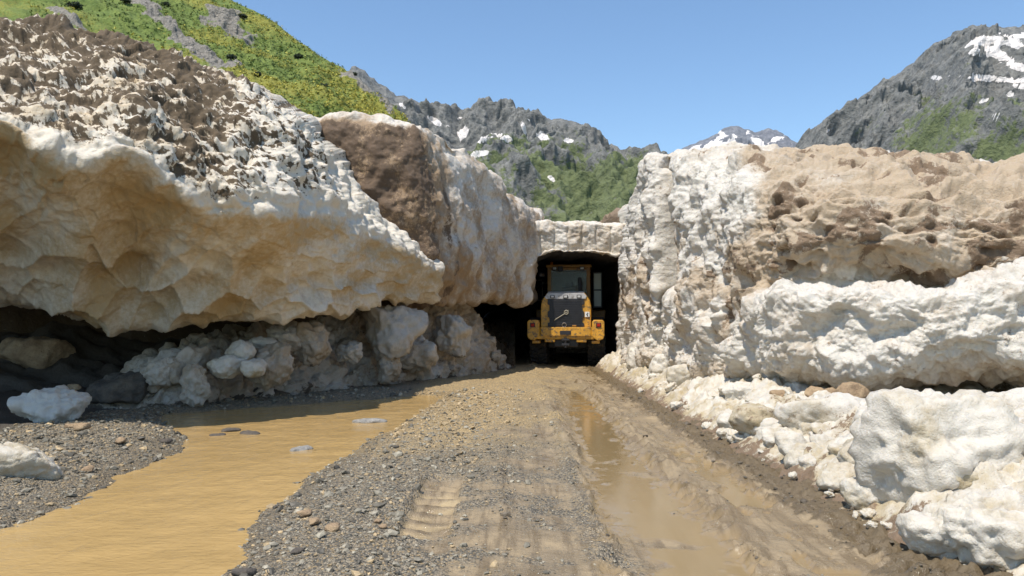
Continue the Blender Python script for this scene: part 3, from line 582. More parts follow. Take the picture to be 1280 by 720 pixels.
chunk(798, 468, 19.5, (.6, .6, .9), 17, 'upright snow lump at the foot of the right tunnel edge', tan=.3, lump=.06, group=CH)
chunk(832, 474, 17.4, (.7, .6, .8), 18, 'crumbly snow lump beneath the overhang right of the tunnel', tan=.3, lump=.06, group=CH)
chunk(1050, 545, 8.9, (1.3, .9, .5), 19, 'dirty peppered snow mound between the brown rocks and the largest snow block', tan=.2, dirt=.30, lump=.04, group=CH)
for k, (px, py, Yd, dm, lb) in enumerate([(978, 499, 11.0, (.34, .3, .2), 'flat brown rock on the snow berm, leftmost of the four'), (1022, 498, 10.6, (.27, .25, .22), 'small brown rock second from the left on the snow berm'),
                                       (1040, 497, 10.6, (.2, .2, .22), 'smallest brown rock, third on the snow berm'), (1066, 506, 10.2, (.36, .3, .32), 'biggest pointed brown rock on the berm near the dark hollow')]):
    o = boulder_mesh('rock', 40 + k, dm, 7, .08, .06, 4, 0, ROCK); x, y, z = W(px, py, Yd); put(o, (x, y, z - .05), k * 1.1); tag(o, lb, 'rock', 'brown rocks on the snow berm')
# many small chunks: copies
def protos(mat, seeds, dims, **kw):
    L = []
    for s_ in seeds:
        o = boulder_mesh('snow_chunk', s_, dims, 9, .05, .13, 4, .07, mat, **kw); L.append(o)
    return L
def scatter_objs(protos_, spots, label, cat, group):
    used = set()
    for k, (x, y, z, s_) in enumerate(spots):
        p = protos_[k % len(protos_)]
        if k < len(protos_): o = p
        else: o = p.copy(); COL.objects.link(o)
        o.location = (x, y, z); o.scale = (s_, s_ * random.uniform(.75, 1.1), s_ * random.uniform(.7, 1.05)); o.rotation_euler = (random.uniform(-.5, .5), random.uniform(-.5, .5), random.uniform(0, 6.28)); tag(o, label, cat, group)
sp = []
while len(sp) < 120:
    y = 4.3 * (22 / 4.3) ** random.random(); x = 2.75 + abs(random.gauss(0, .8)) - .02
    if x > 5.5: continue
    s_ = random.choice((.3, .4, .55, .7, .9, 1.2, 1.6)) * random.uniform(.8, 1.3) * (1 + .02 * y); zz = bz(x, y)
    if abs(x - 4) < .7 and 5.6 < y < 6.8: continue
    sp.append((x, y, zz + random.uniform(-.02, .12) * min(1, max(0, x - 2.75) * 2), s_))
scatter_objs(protos(SNOW_C, (61, 62, 63, 64, 65, 66), (.12, .108, .09), tan=.4), sp, 'fist to head sized lump of white slush lying on the right berm', 'snow chunk', 'small slush lumps on the right berm')
sp = []
while len(sp) < 80:
    y = 4.5 * (11 / 4.5) ** random.random(); x = 2.95 + abs(random.gauss(0, .8)); s_ = random.uniform(.45, 1.25)
    if x > 5.2 or (abs(x - 3.6) < .55 and 5.5 < y < 6.6): continue
    sp.append((x, y, bz(x, y) + random.uniform(-.12, .04), s_))
pm = []
for k_, s_ in enumerate((161, 162, 163, 164, 165)): pm.append(boulder_mesh('snow_chunk', s_, (.34, .30, .26), 8, .08, .09, 4, .055, SNOW_C, .15 + .1 * k_, 0.))
scatter_objs(pm, sp, 'rounded lump of dirty white snow, bigger than a head, on the near right berm', 'snow chunk', 'bigger snow lumps on the near right berm')
# ------------------------------------------------------------------ LEFT HEAP AND BLOCKS
hs = np.array([[-7.6, 13.6, .25], [-6.4, 13.7, .55], [-5.4, 14.8, .75], [-4.6, 15.7, .95], [-3.9, 16.8, 1.05], [-3.2, 18., 1.3], [-2.6, 19., 1.65], [-1.9, 20., 1.75], [-1.1, 21.3, 1.85], [-.45, 22.8, 2.0], [-.1, 23.8, 1.7], [.05, 24.6, .7]])
prof = [(0., -.12), (.12, .10), (.30, .42), (.50, .78), (.68, 1.), (.85, .95), (1., .6)]
Hc = []
hs[5:11, 2] *= 1.33; hs[:5, 2] *= 1.3
for i, (x, y, h) in enumerate(hs):
    a = hs[max(i - 1, 0)][:2]; b_ = hs[min(i + 1, len(hs) - 1)][:2]; t_ = b_ - a; t_ = t_ / np.linalg.norm(t_); nn = np.array([-t_[1], t_[0]])
    Hc.append([(x + nn[0] * 2.3 * p, y + nn[1] * 2.3 * p, h * q_ - (.1 if p == 0 else 0)) for p, q_ in prof])
Hc = np.array(Hc).transpose(1, 0, 2)
P, N, tr, tc = loft(Hc, [26, 34, 40, 36, 26, 16], [30, 36, 36, 36, 38, 38, 40, 40, 40, 30, 20])
N = -N if N[60, 200, 1] > 0 else N
w = sst(0, .8, tr); rgt = sst(7.0, 8.2, tc)
d = .22 * fbm(P * 1.1, 4, 331)
for s_, amp, sd in ((1.5, .34, 333), (3.2, .18, 335), (7, .08, 337)):
    f1, f2, cid = worley(P * s_ + .3 * perlin(P * 2, sd)[..., None], sd); d = d + amp * (1 - .45 * rgt * (s_ < 5)) * (np.sqrt(np.clip(.9 - f1 ** 2, 0, 1)) * (.3 + 1. * cid) - .35)
d = d + .07 * fbm(P * 5, 4, 339) + rgt * .05 * fbm(P * 11, 3, 340)
P2 = P + N * (d * w)[..., None]; P2[..., 2] += rgt * .45 * np.maximum(0, fbm(P * (1.6, 1.6, 0), 3, 341)) * sst(2.5, 4, tr)
dirt = .75 * sst(1.0, .1, tr + .6 * fbm(P * 1.5, 3, 343)) + .30 * sst(-.05, .4, fbm(P * 2.2, 4, 345)) * (1 - .4 * rgt) + .10
tan = .45 + .4 * fbm(P * 1.2, 4, 347)
heap = mesh_np('snow_heap', P2.reshape(-1, 3), gridq(*P.shape[:2]), {'dirt': np.clip(dirt, 0, 1.1).ravel(), 'tan': tan.ravel()}, SNOW_H, origin='base')
tag(heap, 'long heap of crumbled grey brown snow piled under the left overhang up to the tunnel', 'snow heap')
LG = 'broken snow blocks along the left heap'
def lchunk(*a, **k):
    if k.get('mat') is SNOW_H: k['rough'] = .11; k['lump'] = max(.04, k.get('lump', .04))
    return chunk(*a, group=LG, **k)
lchunk(222, 492, 14.2, (1.25, .8, .70), 71, 'flat tan snow slab tilted against the left end of the heap', mat=SNOW_H, tan=.45, planes=6, soft=.06, lump=.015, tilt=(.1, -.28), sink=-.1)
lchunk(203, 478, 13.9, (.5, .45, .5), 72, 'small grey snow block at the left end of the heap, under the tan slab', mat=SNOW_H, tan=.3, planes=7, lump=.02)
lchunk(243, 502, 13.7, (.42, .36, .75), 73, 'upright narrow snow block in front of the tan slab', mat=SNOW_H, tan=.5, lump=.03)
lchunk(282, 474, 14.0, (.62, .5, .48), 74, 'sunlit cream snow lump on the heap, left of a pair', mat=SNOW_C, tan=.30, lump=.03, rz=.4, sink=0)
lchunk(300, 458, 14.3, (.66, .5, .42), 75, 'sunlit cream snow lump topmost above its two neighbours', mat=SNOW_C, tan=.30, lump=.02, sink=-.1)
lchunk(318, 472, 13.9, (.38, .3, .36), 76, 'smallest sunlit cream snow lump, right of the pair on the heap', mat=SNOW_C, tan=.35, planes=6, soft=.06, sink=0)
lchunk(338, 480, 14.6, (.7, .6, .95), 77, 'tall tan snow block right of the sunlit lumps', mat=SNOW_H, tan=.6, lump=.02)
lchunk(330, 436, 15.1, (.5, .4, .32), 78, 'bluish white snow lump on top of the heap near the sunlit lumps', mat=SNOW_C, tan=.0, lump=.02)
lchunk(358, 434, 15.6, (.66, .6, .6), 79, 'rounded pale grey snow block on the crest of the heap', mat=SNOW_H, tan=.2, lump=.03)
lchunk(390, 450, 15.8, (.8, .7, .95), 80, 'rough brown snow block on the heap under the scallops', mat=SNOW_H, tan=.6, dirt=.2, lump=.05)
lchunk(437, 452, 16.9, (.6, .5, .45), 81, 'smooth grey snow lump low on the heap left of the big angular block', mat=SNOW_H, tan=.1, lump=.02)
lchunk(492, 440, 18.0, (1.3, .95, 1.45), 82, 'biggest angular snow block standing on the middle of the heap', mat=SNOW_H, tan=.15, planes=7, soft=.05, rough=.03, lump=.01, rz=.3)
lchunk(485, 474, 17.8, (.55, .5, .75), 83, 'upright pointed tan snow block at the foot of the heap', mat=SNOW_H, tan=.55, lump=.02)
lchunk(520, 460, 18.9, (1.1, .9, .9), 84, 'rounded grey snow block right below the big angular block', mat=SNOW_H, tan=.3, lump=.04)
lchunk(565, 440, 20.3, (.9, .8, 1.1), 85, 'jagged snow block before the dark hollow in the left bank', mat=SNOW_H, tan=.25, dirt=.1, planes=8, soft=.07, lump=.03)
sp = []
for k in range(42):
    t_ = random.uniform(0, len(hs) - 2); i = int(t_); f = t_ - i; x, y, h = hs[i] * (1 - f) + hs[i + 1] * f; u = random.uniform(0, 1.1); s_ = random.choice((.5, .7, .95, 1.2)) * random.uniform(.7, 1.2)
    sp.append((x - .7 * u, y + .7 * u * .8, max(gz(x - .7 * u, y + .6 * u) * 0, h * min(1, u * .5)) - .02, s_))
scatter_objs(protos(SNOW_H, (91, 92, 93, 94), (.3, .27, .24), tan=.4, dirt=.1), sp, 'small crumbled lump of grey snow lying on the left heap', 'snow chunk', 'small crumbled lumps on the left heap')
chunk(72, 531, 11.5, (.92, .62, .50), 101, 'white snow block with a pointed top resting on dark ground left of the stream', tan=.0, planes=8, soft=.07, rough=.10, lump=.03, sink=.05, rz=1.1, group='white blocks beside the stream')
chunk(18, 608, 7.4, (.72, .55, .38), 102, 'smooth cream snow block on the gravel bar at the left edge', tan=.5, planes=6, soft=.11, rough=.07, lump=.02, sink=.05,  group='white blocks beside the stream')
chunk(148, 500, 14.0, (1.15, .9, .65), 103, 'dark brown boulder in the shade at the left end of the heap', mat=ROCK_D, name='boulder', cat='boulder', planes=8, lump=0)
chunk(35, 462, 15.2, (1.6, 1., .75), 104, 'tan slab of rock in the deep shade under the left overhang', mat=ROCK, name='boulder', cat='boulder', planes=6, lump=0, soft=.06)
chunk(93, 487, 13.4, (.2, .16, .13), 105, 'small pale stone in the shade above the white pointed block', mat=ROCK, name='rock', cat='rock', lump=0, sub=3)
for k, (px, py, s_, lb) in enumerate([(102, 548, .22, 'flat ochre stone on the gravel bar, right of a smaller one'), (88, 546, .14, 'small ochre stone beside the flat ochre stone on the gravel bar'), (150, 563, .16, 'cream stone near the middle of the gravel bar'),
                                     (110, 592, .13, 'orange stone low on the gravel bar near the water'), (208, 553, .14, 'dark wet stone at the tip of the gravel bar'), (380, 648, .12, 'tan stone on the gravel ridge beside the stream'),
                                     (393, 657, .11, 'flat pale stone just below the tan stone on the gravel ridge'), (416, 668, .12, 'ochre stone in a cluster on the gravel ridge'), (372, 696, .08, 'black stone low on the gravel ridge'),
                                     (472, 658, .07, 'ochre stone, upper of two on the right side of the ridge'), (478, 667, .06, 'ochre stone, lower of two on the right side of the ridge'), (305, 716, .12, 'dark flat stone at the water line in the foreground')]):
    Yd = 1.6 * FPX / (py - HOR); x, y, z = W(px, py, Yd)
    o = boulder_mesh('rock', 120 + k, (s_, s_ * .8, s_ * .5), 7, .08, .05, 3, 0, ROCK_D if 'dark' in lb or 'black' in lb else ROCK)
    put(o, (x, y, gz(x, y) - .005), k * .9); tag(o, lb, 'rock', 'stones on the gravel')
for k, (px, py, s_, lb) in enumerate([(462, 524, .42, 'pale flat stone breaking the far surface of the stream'), (378, 557, .3, 'grey flat stone barely above the middle of the stream'), (290, 534, .34, 'dark stone in the stream by the shaded heap'), (312, 538, .26, 'small dark stone right of another in the stream by the shaded heap'), (272, 540, .2, 'smallest dark stone, left of two in the stream')]):
    Yd = 1.6 * FPX / (py - HOR); x, y, z = W(px, py, Yd)
    o = boulder_mesh('rock', 150 + k, (s_, s_ * .7, s_ * .3), 7, .08, .05, 3, 0, ROCK_G if k < 2 else ROCK_D); put(o, (x, y, -.035 - s_ * .15), k * .9); tag(o, lb, 'rock', 'stones in the stream')
# ------------------------------------------------------------------ HILLS
def m_hill():
    m, nt, b = mat_new('flowering_slope'); g = NB(nt)
    n1 = g.noise(.16, 6, .62); n2 = g.noise(.9, 6, .65); n3 = g.noise(4, 4, .6)
    c = g.mix(g.ramp(n2, .3, .7), (.11, .165, .028), (.20, .255, .05))
    c = g.mix(g.ramp(g.math('ADD', g.attr('yel'), g.math('MULTIPLY', g.math('SUBTRACT', n3, .5), 2.2)), .35, 1.0, 0, .75), c, (.30, .27, .04))
    c = g.mix(g.ramp(n3, .52, .75, 0, .6), c, (.085, .115, .025))
    r = g.ramp(g.math('ADD', g.attr('rock'), g.math('MULTIPLY', g.math('SUBTRACT', n2, .5), .9)), .45, .6)
    c = g.mix(r, c, g.mix(g.ramp(n3, .3, .7), (.15, .14, .12), (.33, .30, .25)))
    g.l(c, b.inputs['Base Color']); b.inputs['Roughness'].default_value = .9
    g.l(g.bump(n3, .25, .9, g.bump(n2, .6, .8)), b.inputs['Normal']); return m
def m_mount(name, green=(.125, .148, .06), rk=(.115, .117, .108), rk2=(.25, .245, .22), s=1.):
    m, nt, b = mat_new(name); g = NB(nt)
    n1 = g.noise(.012 * s, 8, .66); n2 = g.noise(.06 * s, 6, .65); n3 = g.noise(.25 * s, 4, .6)
    c = g.mix(g.ramp(n2, .3, .7), rk, rk2); c = g.mix(g.ramp(n3, .45, .7, 0, .6), c, tuple(.5 * x for x in rk))
    gr = g.ramp(g.math('ADD', g.attr('green'), g.math('MULTIPLY', g.math('SUBTRACT', g.math('ADD', g.math('MULTIPLY', n2, .5), g.math('MULTIPLY', n3, .5)), .5), 2.2)), .4, .65)
    c = g.mix(gr, c, g.mix(n3, tuple(.6 * x for x in green), tuple(1.4 * x for x in green)))
    sn = g.ramp(g.math('ADD', g.attr('snow'), g.math('MULTIPLY', g.math('SUBTRACT', n2, .5), .5)), .45, .55)
    c = g.mix(sn, c, (.78, .73, .68))
    g.l(c, b.inputs['Base Color']); b.inputs['Roughness'].default_value = .95
    g.l(g.bump(n3, 2.5 / s, .8, g.bump(n2, 9. / s, .8)), b.inputs['Normal']); return m
def hillgrid(ridge, base, nu, nv, back=1.3):
    """ridge/base: lists of (px,py,Y); returns P (nv+,nu,3), row param v(0 ridge..1 base)"""
    rx = np.array([W(*p) for p in ridge]); bx = np.array([W(*p) for p in base])
    t = np.linspace(0, 1, nu)
    def lin(A):
        s_ = np.linspace(0, 1, len(A)); return np.stack([np.interp(t, s_, A[:, k]) for k in range(3)], -1)
    Rr = lin(rx); Bb = lin(bx)
    bk = Rr + (Rr - Bb) * (.5, .5, -.45)
    vv = np.concatenate([np.linspace(-1, 0, max(6, nv // 10))[:-1], np.linspace(0, 1, nv)])
    P = np.where(vv[:, None, None] < 0, Rr[None] + (bk - Rr)[None] * (-vv[:, None, None]), Rr[None] + (Bb - Rr)[None] * vv[:, None, None])
    return P, np.repeat(vv[:, None], nu, 1)
def proj(P):
    c, s_ = math.cos(PITCH), math.sin(PITCH); dy = P[..., 1]; dz = P[..., 2] - CAMH
    zc = dy * c + dz * s_; yc = -dy * s_ + dz * c
    return CX + FPX * P[..., 0] / zc, CY - FPX * yc / zc
def blobs(pxy, L, wob):
    px, py = pxy; o = np.full(px.shape, -1.)
    for (x, y, rx_, ry_, a) in L:
        ca, sa = math.cos(R(a)), math.sin(R(a)); dx = (px - x) * ca + (py - y) * sa; dy = -(px - x) * sa + (py - y) * ca
        o = np.maximum(o, 1 - np.sqrt((dx / rx_) ** 2 + (dy / ry_) ** 2))
    return np.clip(.5 + .9 * (o + wob), 0, 1) * (o > -.6)
# left flowering hill
rid = [(-500, -560, 150), (-200, -330, 140), (0, -200, 130), (150, -100, 122), (240, -32, 114), (290, 2, 108), (330, 20, 104), (380, 58, 98), (430, 90, 92), (470, 120, 86), (505, 150, 80), (545, 200, 74), (590, 260, 68)]
bas = [(-900, 240, 30), (-600, 240, 32), (-300, 240, 34), (-100, 240, 36), (20, 240, 38), (120, 240, 40), (200, 240, 42), (270, 240, 44), (330, 240, 46), (390, 245, 48), (440, 250, 50), (490, 265, 52), (540, 300, 54)]
P, vv = hillgrid(rid, bas, 420, 320)
NH = np.array([.45, -.55, .7]); f = sst(-.02, .12, vv)
pr = proj(P)
rockm = .92 * blobs(pr, [(232, 62, 50, 9, 38), (262, 74, 26, 8, 38), (283, 35, 32, 11, 25), (185, 22, 30, 7, 38), (80, 22, 34, 5, 35), (432, 100, 22, 4, 40), (478, 138, 20, 5, 45), (290, 85, 10, 8, 30), (150, -40, 60, 14, 35), (452, 112, 22, 4, 42)], .7 * fbm(P * .35, 4, 401))
d = 1.6 * fbm(P * .06, 4, 403) + .55 * fbm(P * .35, 4, 405) + .22 * fbm(P * 1.2, 3, 407)
d = d + rockm * (.8 * (ridged(P @ np.array([[.8, 0, -.6], [0, 1, 0], [.6, 0, .8]]).T * (.25, .3, .9), 4, 409) - .4))
P2 = P + NH * (d * (.25 + .75 * f))[..., None]
yel = .42 + .9 * fbm(P * .10, 4, 411) + .25 * sst(150, 330, pr[0]) - .35 * sst(60, 130, pr[1]) * sst(300, 200, pr[0])
hill = mesh_np('hill', P2.reshape(-1, 3), gridq(*P.shape[:2]), {'rock': rockm.ravel(), 'yel': yel.ravel()}, m_hill())
tag(hill, 'steep green hillside with yellow flowers and grey rock outcrops behind the left bank', None, kind='structure')
# flowering tufts, uncountable
rs = np.random.RandomState(11); n = 16000; iv = rs.randint(35, P.shape[0] - 60, n); iu = rs.randint(100, P.shape[1] - 4, n)
k = (rockm[iv, iu] < .5) & (P2[iv, iu, 2] < 75) & (pr[1][iv, iu] > -40); iv, iu = iv[k], iu[k]
pt = P2[iv, iu] + rs.normal(0, .12, (len(iv), 3)); yl = yel[iv, iu] + rs.normal(0, .42, len(iv)); nf = 7
m, nt, b = mat_new('leafy_tuft'); g = NB(nt); g.l(g.attr('col', 'Color'), b.inputs['Base Color']); b.inputs['Roughness'].default_value = .8
def tufts(name, pt, size, col, nf, seed, mat):
    rs = np.random.RandomState(seed); n = len(pt)
    dirv = rs.normal(size=(n, nf, 3)); dirv[..., 2] = np.abs(dirv[..., 2]) + .3; dirv /= np.linalg.norm(dirv, axis=-1, keepdims=True)
    c = pt[:, None] + dirv * size[:, None, None] * rs.uniform(.15, 1., (n, nf, 1)); a = np.cross(dirv, rs.normal(size=(n, nf, 3))); a /= np.linalg.norm(a, axis=-1, keepdims=True) + 1e-6
    b_ = np.cross(dirv, a) + .6 * dirv; ll = size[:, None, None] * rs.uniform(.35, .6, (n, nf, 1))
    V = np.stack([c - a * ll * .6, c + b_ * ll * .8, c + a * ll * .6, c - b_ * ll * .6], 2)
    cc = np.repeat((col[:, None] * rs.uniform(.6, 1.35, (n, nf, 1)))[:, :, None], 4, 2)
    return mesh_np(name, V.reshape(-1, 3), np.arange(n * nf * 4).reshape(-1, 4), {'col': cc.reshape(-1, 3)}, mat, smooth=False)
col = np.where((yl > .66)[:, None], np.array([[.42, .37, .06]]), np.array([[.15, .20, .04]])) * rs.uniform(.7, 1.25, (len(pt), 1))
tag(tufts('hillside_plants', pt, rs.uniform(.10, .26, len(pt)), col, nf, 12, m), 'low green plants and yellow flowers covering the hillside', None, kind='stuff')
# dark shrubs
def shrub(px, py, size, label, k):
    dd = (pr[0] - px) ** 2 + (pr[1] - py) ** 2 + np.where((vv > .02) & (vv < .95), 0, 1e9); i = np.unravel_index(np.argmin(dd), dd.shape); p = P2[i]
    root = bpy.data.objects.new('shrub', None); COL.objects.link(root); root.location = p; tag(root, label, 'shrub', 'dark shrubs on the green hillside')
    rs = np.random.RandomState(k); n = 120; q_ = rs.normal(size=(n, 3)); q_ /= np.linalg.norm(q_, axis=1, keepdims=True); q_ *= (rs.rand(n, 1) ** .4) * np.array([size, size * .8, size * .65]); q_[:, 2] = np.abs(q_[:, 2]) * 1. + .1
    o = tufts('foliage', q_, np.full(n, size * .3), np.array([[.030, .045, .018]]) * rs.uniform(.7, 1.4, (n, 1)), 7, k, m); o.parent = root
    bm = bmesh.new(); bmesh.ops.create_cone(bm, cap_ends=True, segments=7, radius1=size * .12, radius2=size * .05, depth=size * .8); me = bpy.data.meshes.new('stem'); bm.to_mesh(me); bm.free()
    so = bpy.data.objects.new('stem', me); COL.objects.link(so); so.parent = root; so.location = (0, 0, size * .15); me.materials.append(ROCK_D)
for k, (px, py, s_, lb) in enumerate([(92, 8, .75, 'dark shrub high on the hillside above the dirty snow crest'), (205, 10, .6, 'dark shrub beside the upper rock outcrop'), (158, 12, .55, 'dark shrub left of the upper rock outcrop'), (288, 78, .55, 'dark shrub just below the long grey outcrop'),
                                     (300, 33, .6, 'dark shrub at the right end of the upper outcrop'), (318, 102, .5, 'small dark shrub low on the hillside near the snow crest'), (372, 75, .6, 'dark shrub on the middle of the flowering slope'), (405, 112, .5, 'small dark shrub low on the right part of the slope'), (440, 100, .45, 'dark shrub close to the hill skyline')]):
    shrub(px, py, s_, lb, 500 + k)
# distant mountains
def mountain(name, rid, base_py, base_Y, nu, nv, amp, freq, green, snow, mat, label, seed, silh=.12):
    bas = [(CX + (p[0] - CX) * 1.05, base_py, base_Y) for p in rid]
    P, vv = hillgrid(rid, bas, nu, nv); pr = proj(P)
    f = silh + (1 - silh) * sst(-.0, .25, vv)
    warp = .6 * V3(perlin(P * freq * .7, seed), perlin(P * freq * .7, seed + 1), perlin(P * freq * .7, seed + 2)) / freq * .3
    d = amp * (ridged((P + warp) * freq * (1, .6, .8), 6, seed + 3, .55) - .8) + amp * .35 * fbm(P * freq * 5, 4, seed + 5)
    P2 = P + np.array([0, -.6, .6]) * (d * f)[..., None]
    P2[..., 2] += amp * .10 * ridged(P * freq * (6, 2, 2), 4, seed + 6) * np.exp(-(vv / .06) ** 2)
    pr = proj(P2); gm = green(pr, vv) + .6 * fbm(P * freq * 2.2, 5, seed + 7, .6); sm = blobs(pr, snow, 1.0 * fbm(P * freq * (7, 3, 7), 5, seed + 9, .65) - .05) if snow else 0 * vv
    o = mesh_np(name, P2.reshape(-1, 3), gridq(*P.shape[:2]), {'green': np.clip(gm, 0, 1).ravel(), 'snow': sm.ravel()}, mat); tag(o, label, None, kind='structure'); return o
MM = m_mount('mountain_rock')
mountain('mountain', [(380, 170, 1450), (420, 120, 1430), (440, 88, 1420), (450, 91, 1420), (470, 106, 1420), (495, 126, 1410), (520, 128, 1400), (540, 146, 1390), (575, 150, 1390), (600, 142, 1390), (622, 143, 1390), (630, 136, 1390), (641, 140, 1390), (650, 150, 1390), (668, 149, 1380), (690, 157, 1370), (720, 160, 1360), (745, 177, 1340), (765, 195, 1320), (800, 203, 1300), (830, 212, 1280), (880, 240, 1250)],
         345, 520, 520, 320, 62, .0045, lambda pr, v: -.08 + .82 * sst(142, 215, pr[1]) * sst(.03, .3, v) + .25 * sst(640, 760, pr[0]) * sst(175, 215, pr[1]),
         [(487, 143, 12, 4, 20), (545, 152, 11, 3, 30), (577, 162, 6, 12, 15), (560, 158, 9, 3, 10), (610, 172, 12, 3, -15), (632, 173, 9, 4, 10), (680, 172, 10, 5, 25), (712, 176, 9, 3, 10), (655, 160, 3, 9, -20), (600, 192, 14, 3, -10), (690, 224, 5, 2.4, 30), (660, 150, 5, 2, 20), (505, 133, 8, 3, 30), (540, 175, 8, 2, 0), (575, 148, 8, 2.5, -15)],
         MM, 'rocky green mountain with snow streaks closing the valley above the tunnel', 600)
mountain('mountain', [(800, 215, 3600), (835, 196, 3600), (860, 186, 3600), (885, 174, 3600), (905, 163, 3600), (920, 160, 3600), (935, 166, 3600), (950, 168, 3600), (962, 164, 3600), (978, 168, 3600), (990, 177, 3600), (1005, 186, 3600), (1060, 215, 3600)],
         320, 2300, 240, 140, 85, .0028, lambda pr, v: -.3 + 0 * v,
         [(890, 185, 26, 8, -25), (915, 178, 10, 9, 60), (932, 186, 26, 5, 20), (948, 180, 5, 14, -40), (970, 174, 8, 3, -20), (868, 192, 16, 8, -20), (905, 168, 8, 3, 20), (928, 192, 30, 4, 0), (900, 195, 40, 6, 0)],
         m_mount('far_peak_rock', rk=(.13, .135, .15), rk2=(.25, .25, .26), s=.6), 'far snow streaked peak showing over the right bank', 640)
mountain('mountain', [(930, 225, 1450), (975, 205, 1440), (1000, 187, 1430), (1018, 166, 1430), (1045, 156, 1425), (1068, 136, 1420), (1092, 114, 1410), (1112, 104, 1410), (1130, 92, 1400), (1148, 76, 1400), (1165, 64, 1400), (1185, 50, 1400), (1203, 44, 1400), (1215, 36, 1400), (1236, 42, 1400), (1262, 42, 1400), (1290, 42, 1400), (1360, 20, 1400), (1450, 0, 1420), (1600, -20, 1450)],
         330, 480, 480, 340, 66, .0042, lambda pr, v: -.10 + .72 * sst(95, 170, pr[1] - .02 * (pr[0] - 1100)) * sst(1000, 1180, pr[0]) * sst(.05, .3, v),
         [(1228, 52, 24, 7, -8), (1262, 55, 28, 8, 15), (1250, 68, 28, 8, 20), (1240, 98, 36, 4.5, 3), (1275, 84, 14, 6, 25), (1275, 45, 14, 4, -10), (1230, 126, 8, 2.2, -15), (1262, 118, 4, 3, 0), (1036, 163, 8, 3, -30), (1170, 97, 6, 2, 0), (1275, 108, 8, 2.5, 10), (1245, 145, 4, 1.8, 0), (1218, 66, 9, 3, 20)],
         MM, 'dark craggy mountain with summit snowfields rising over the right bank', 680)
# ------------------------------------------------------------------ WHEEL LOADER
YEL = m_plain('loader_yellow', (.57, .29, .03), .42, 0, .2, 5, (.15, .10, .05), .50, .004, 60)
YELD = m_plain('loader_ochre', (.30, .145, .022), .5, 0, .2, 5, (.10, .07, .04), .55)
BLK = m_plain('black_plastic', (.018, .018, .02), .5, 0, .3, 8, (.06, .05, .038), .6)
GRY = m_plain('grey_panel', (.42, .41, .40), .28, .0, .25, 3, (.13, .11, .09), .54)
RUB = m_plain('tyre_rubber', (.022, .021, .020), .85, 0, .3, 7, (.09, .07, .045), .52, .01, 30)
STL = m_plain('bare_steel', (.30, .27, .24), .4, .7, .3, 8, (.10, .07, .05), .5)
WHT = m_plain('white_decal', (.75, .74, .70), .5, 0, .08)
CRM = m_plain('emblem_silver', (.36, .33, .25), .5, .2, .1)
SEA = m_plain('seat_cloth', (.10, .10, .105), .9)
def m_glass(name, col, rough=.05, tr=.85):
    m, nt, b = mat_new(name); b.inputs['Base Color'].default_value = col + (1,); b.inputs['Roughness'].default_value = rough
    b.inputs['Transmission Weight'].default_value = tr; b.inputs['IOR'].default_value = 1.2; return m
GLS = m_glass('cab_glass', (.55, .60, .58)); REDL = m_glass('red_lens', (.45, .03, .015), .2, .2); MIR = m_plain('mirror_glass', (.7, .7, .7), .05, 1., .02)
AMB = m_glass('amber_lens', (.7, .25, .02), .2, .3); LENS = m_glass('lamp_lens', (.7, .7, .68), .1, .3)
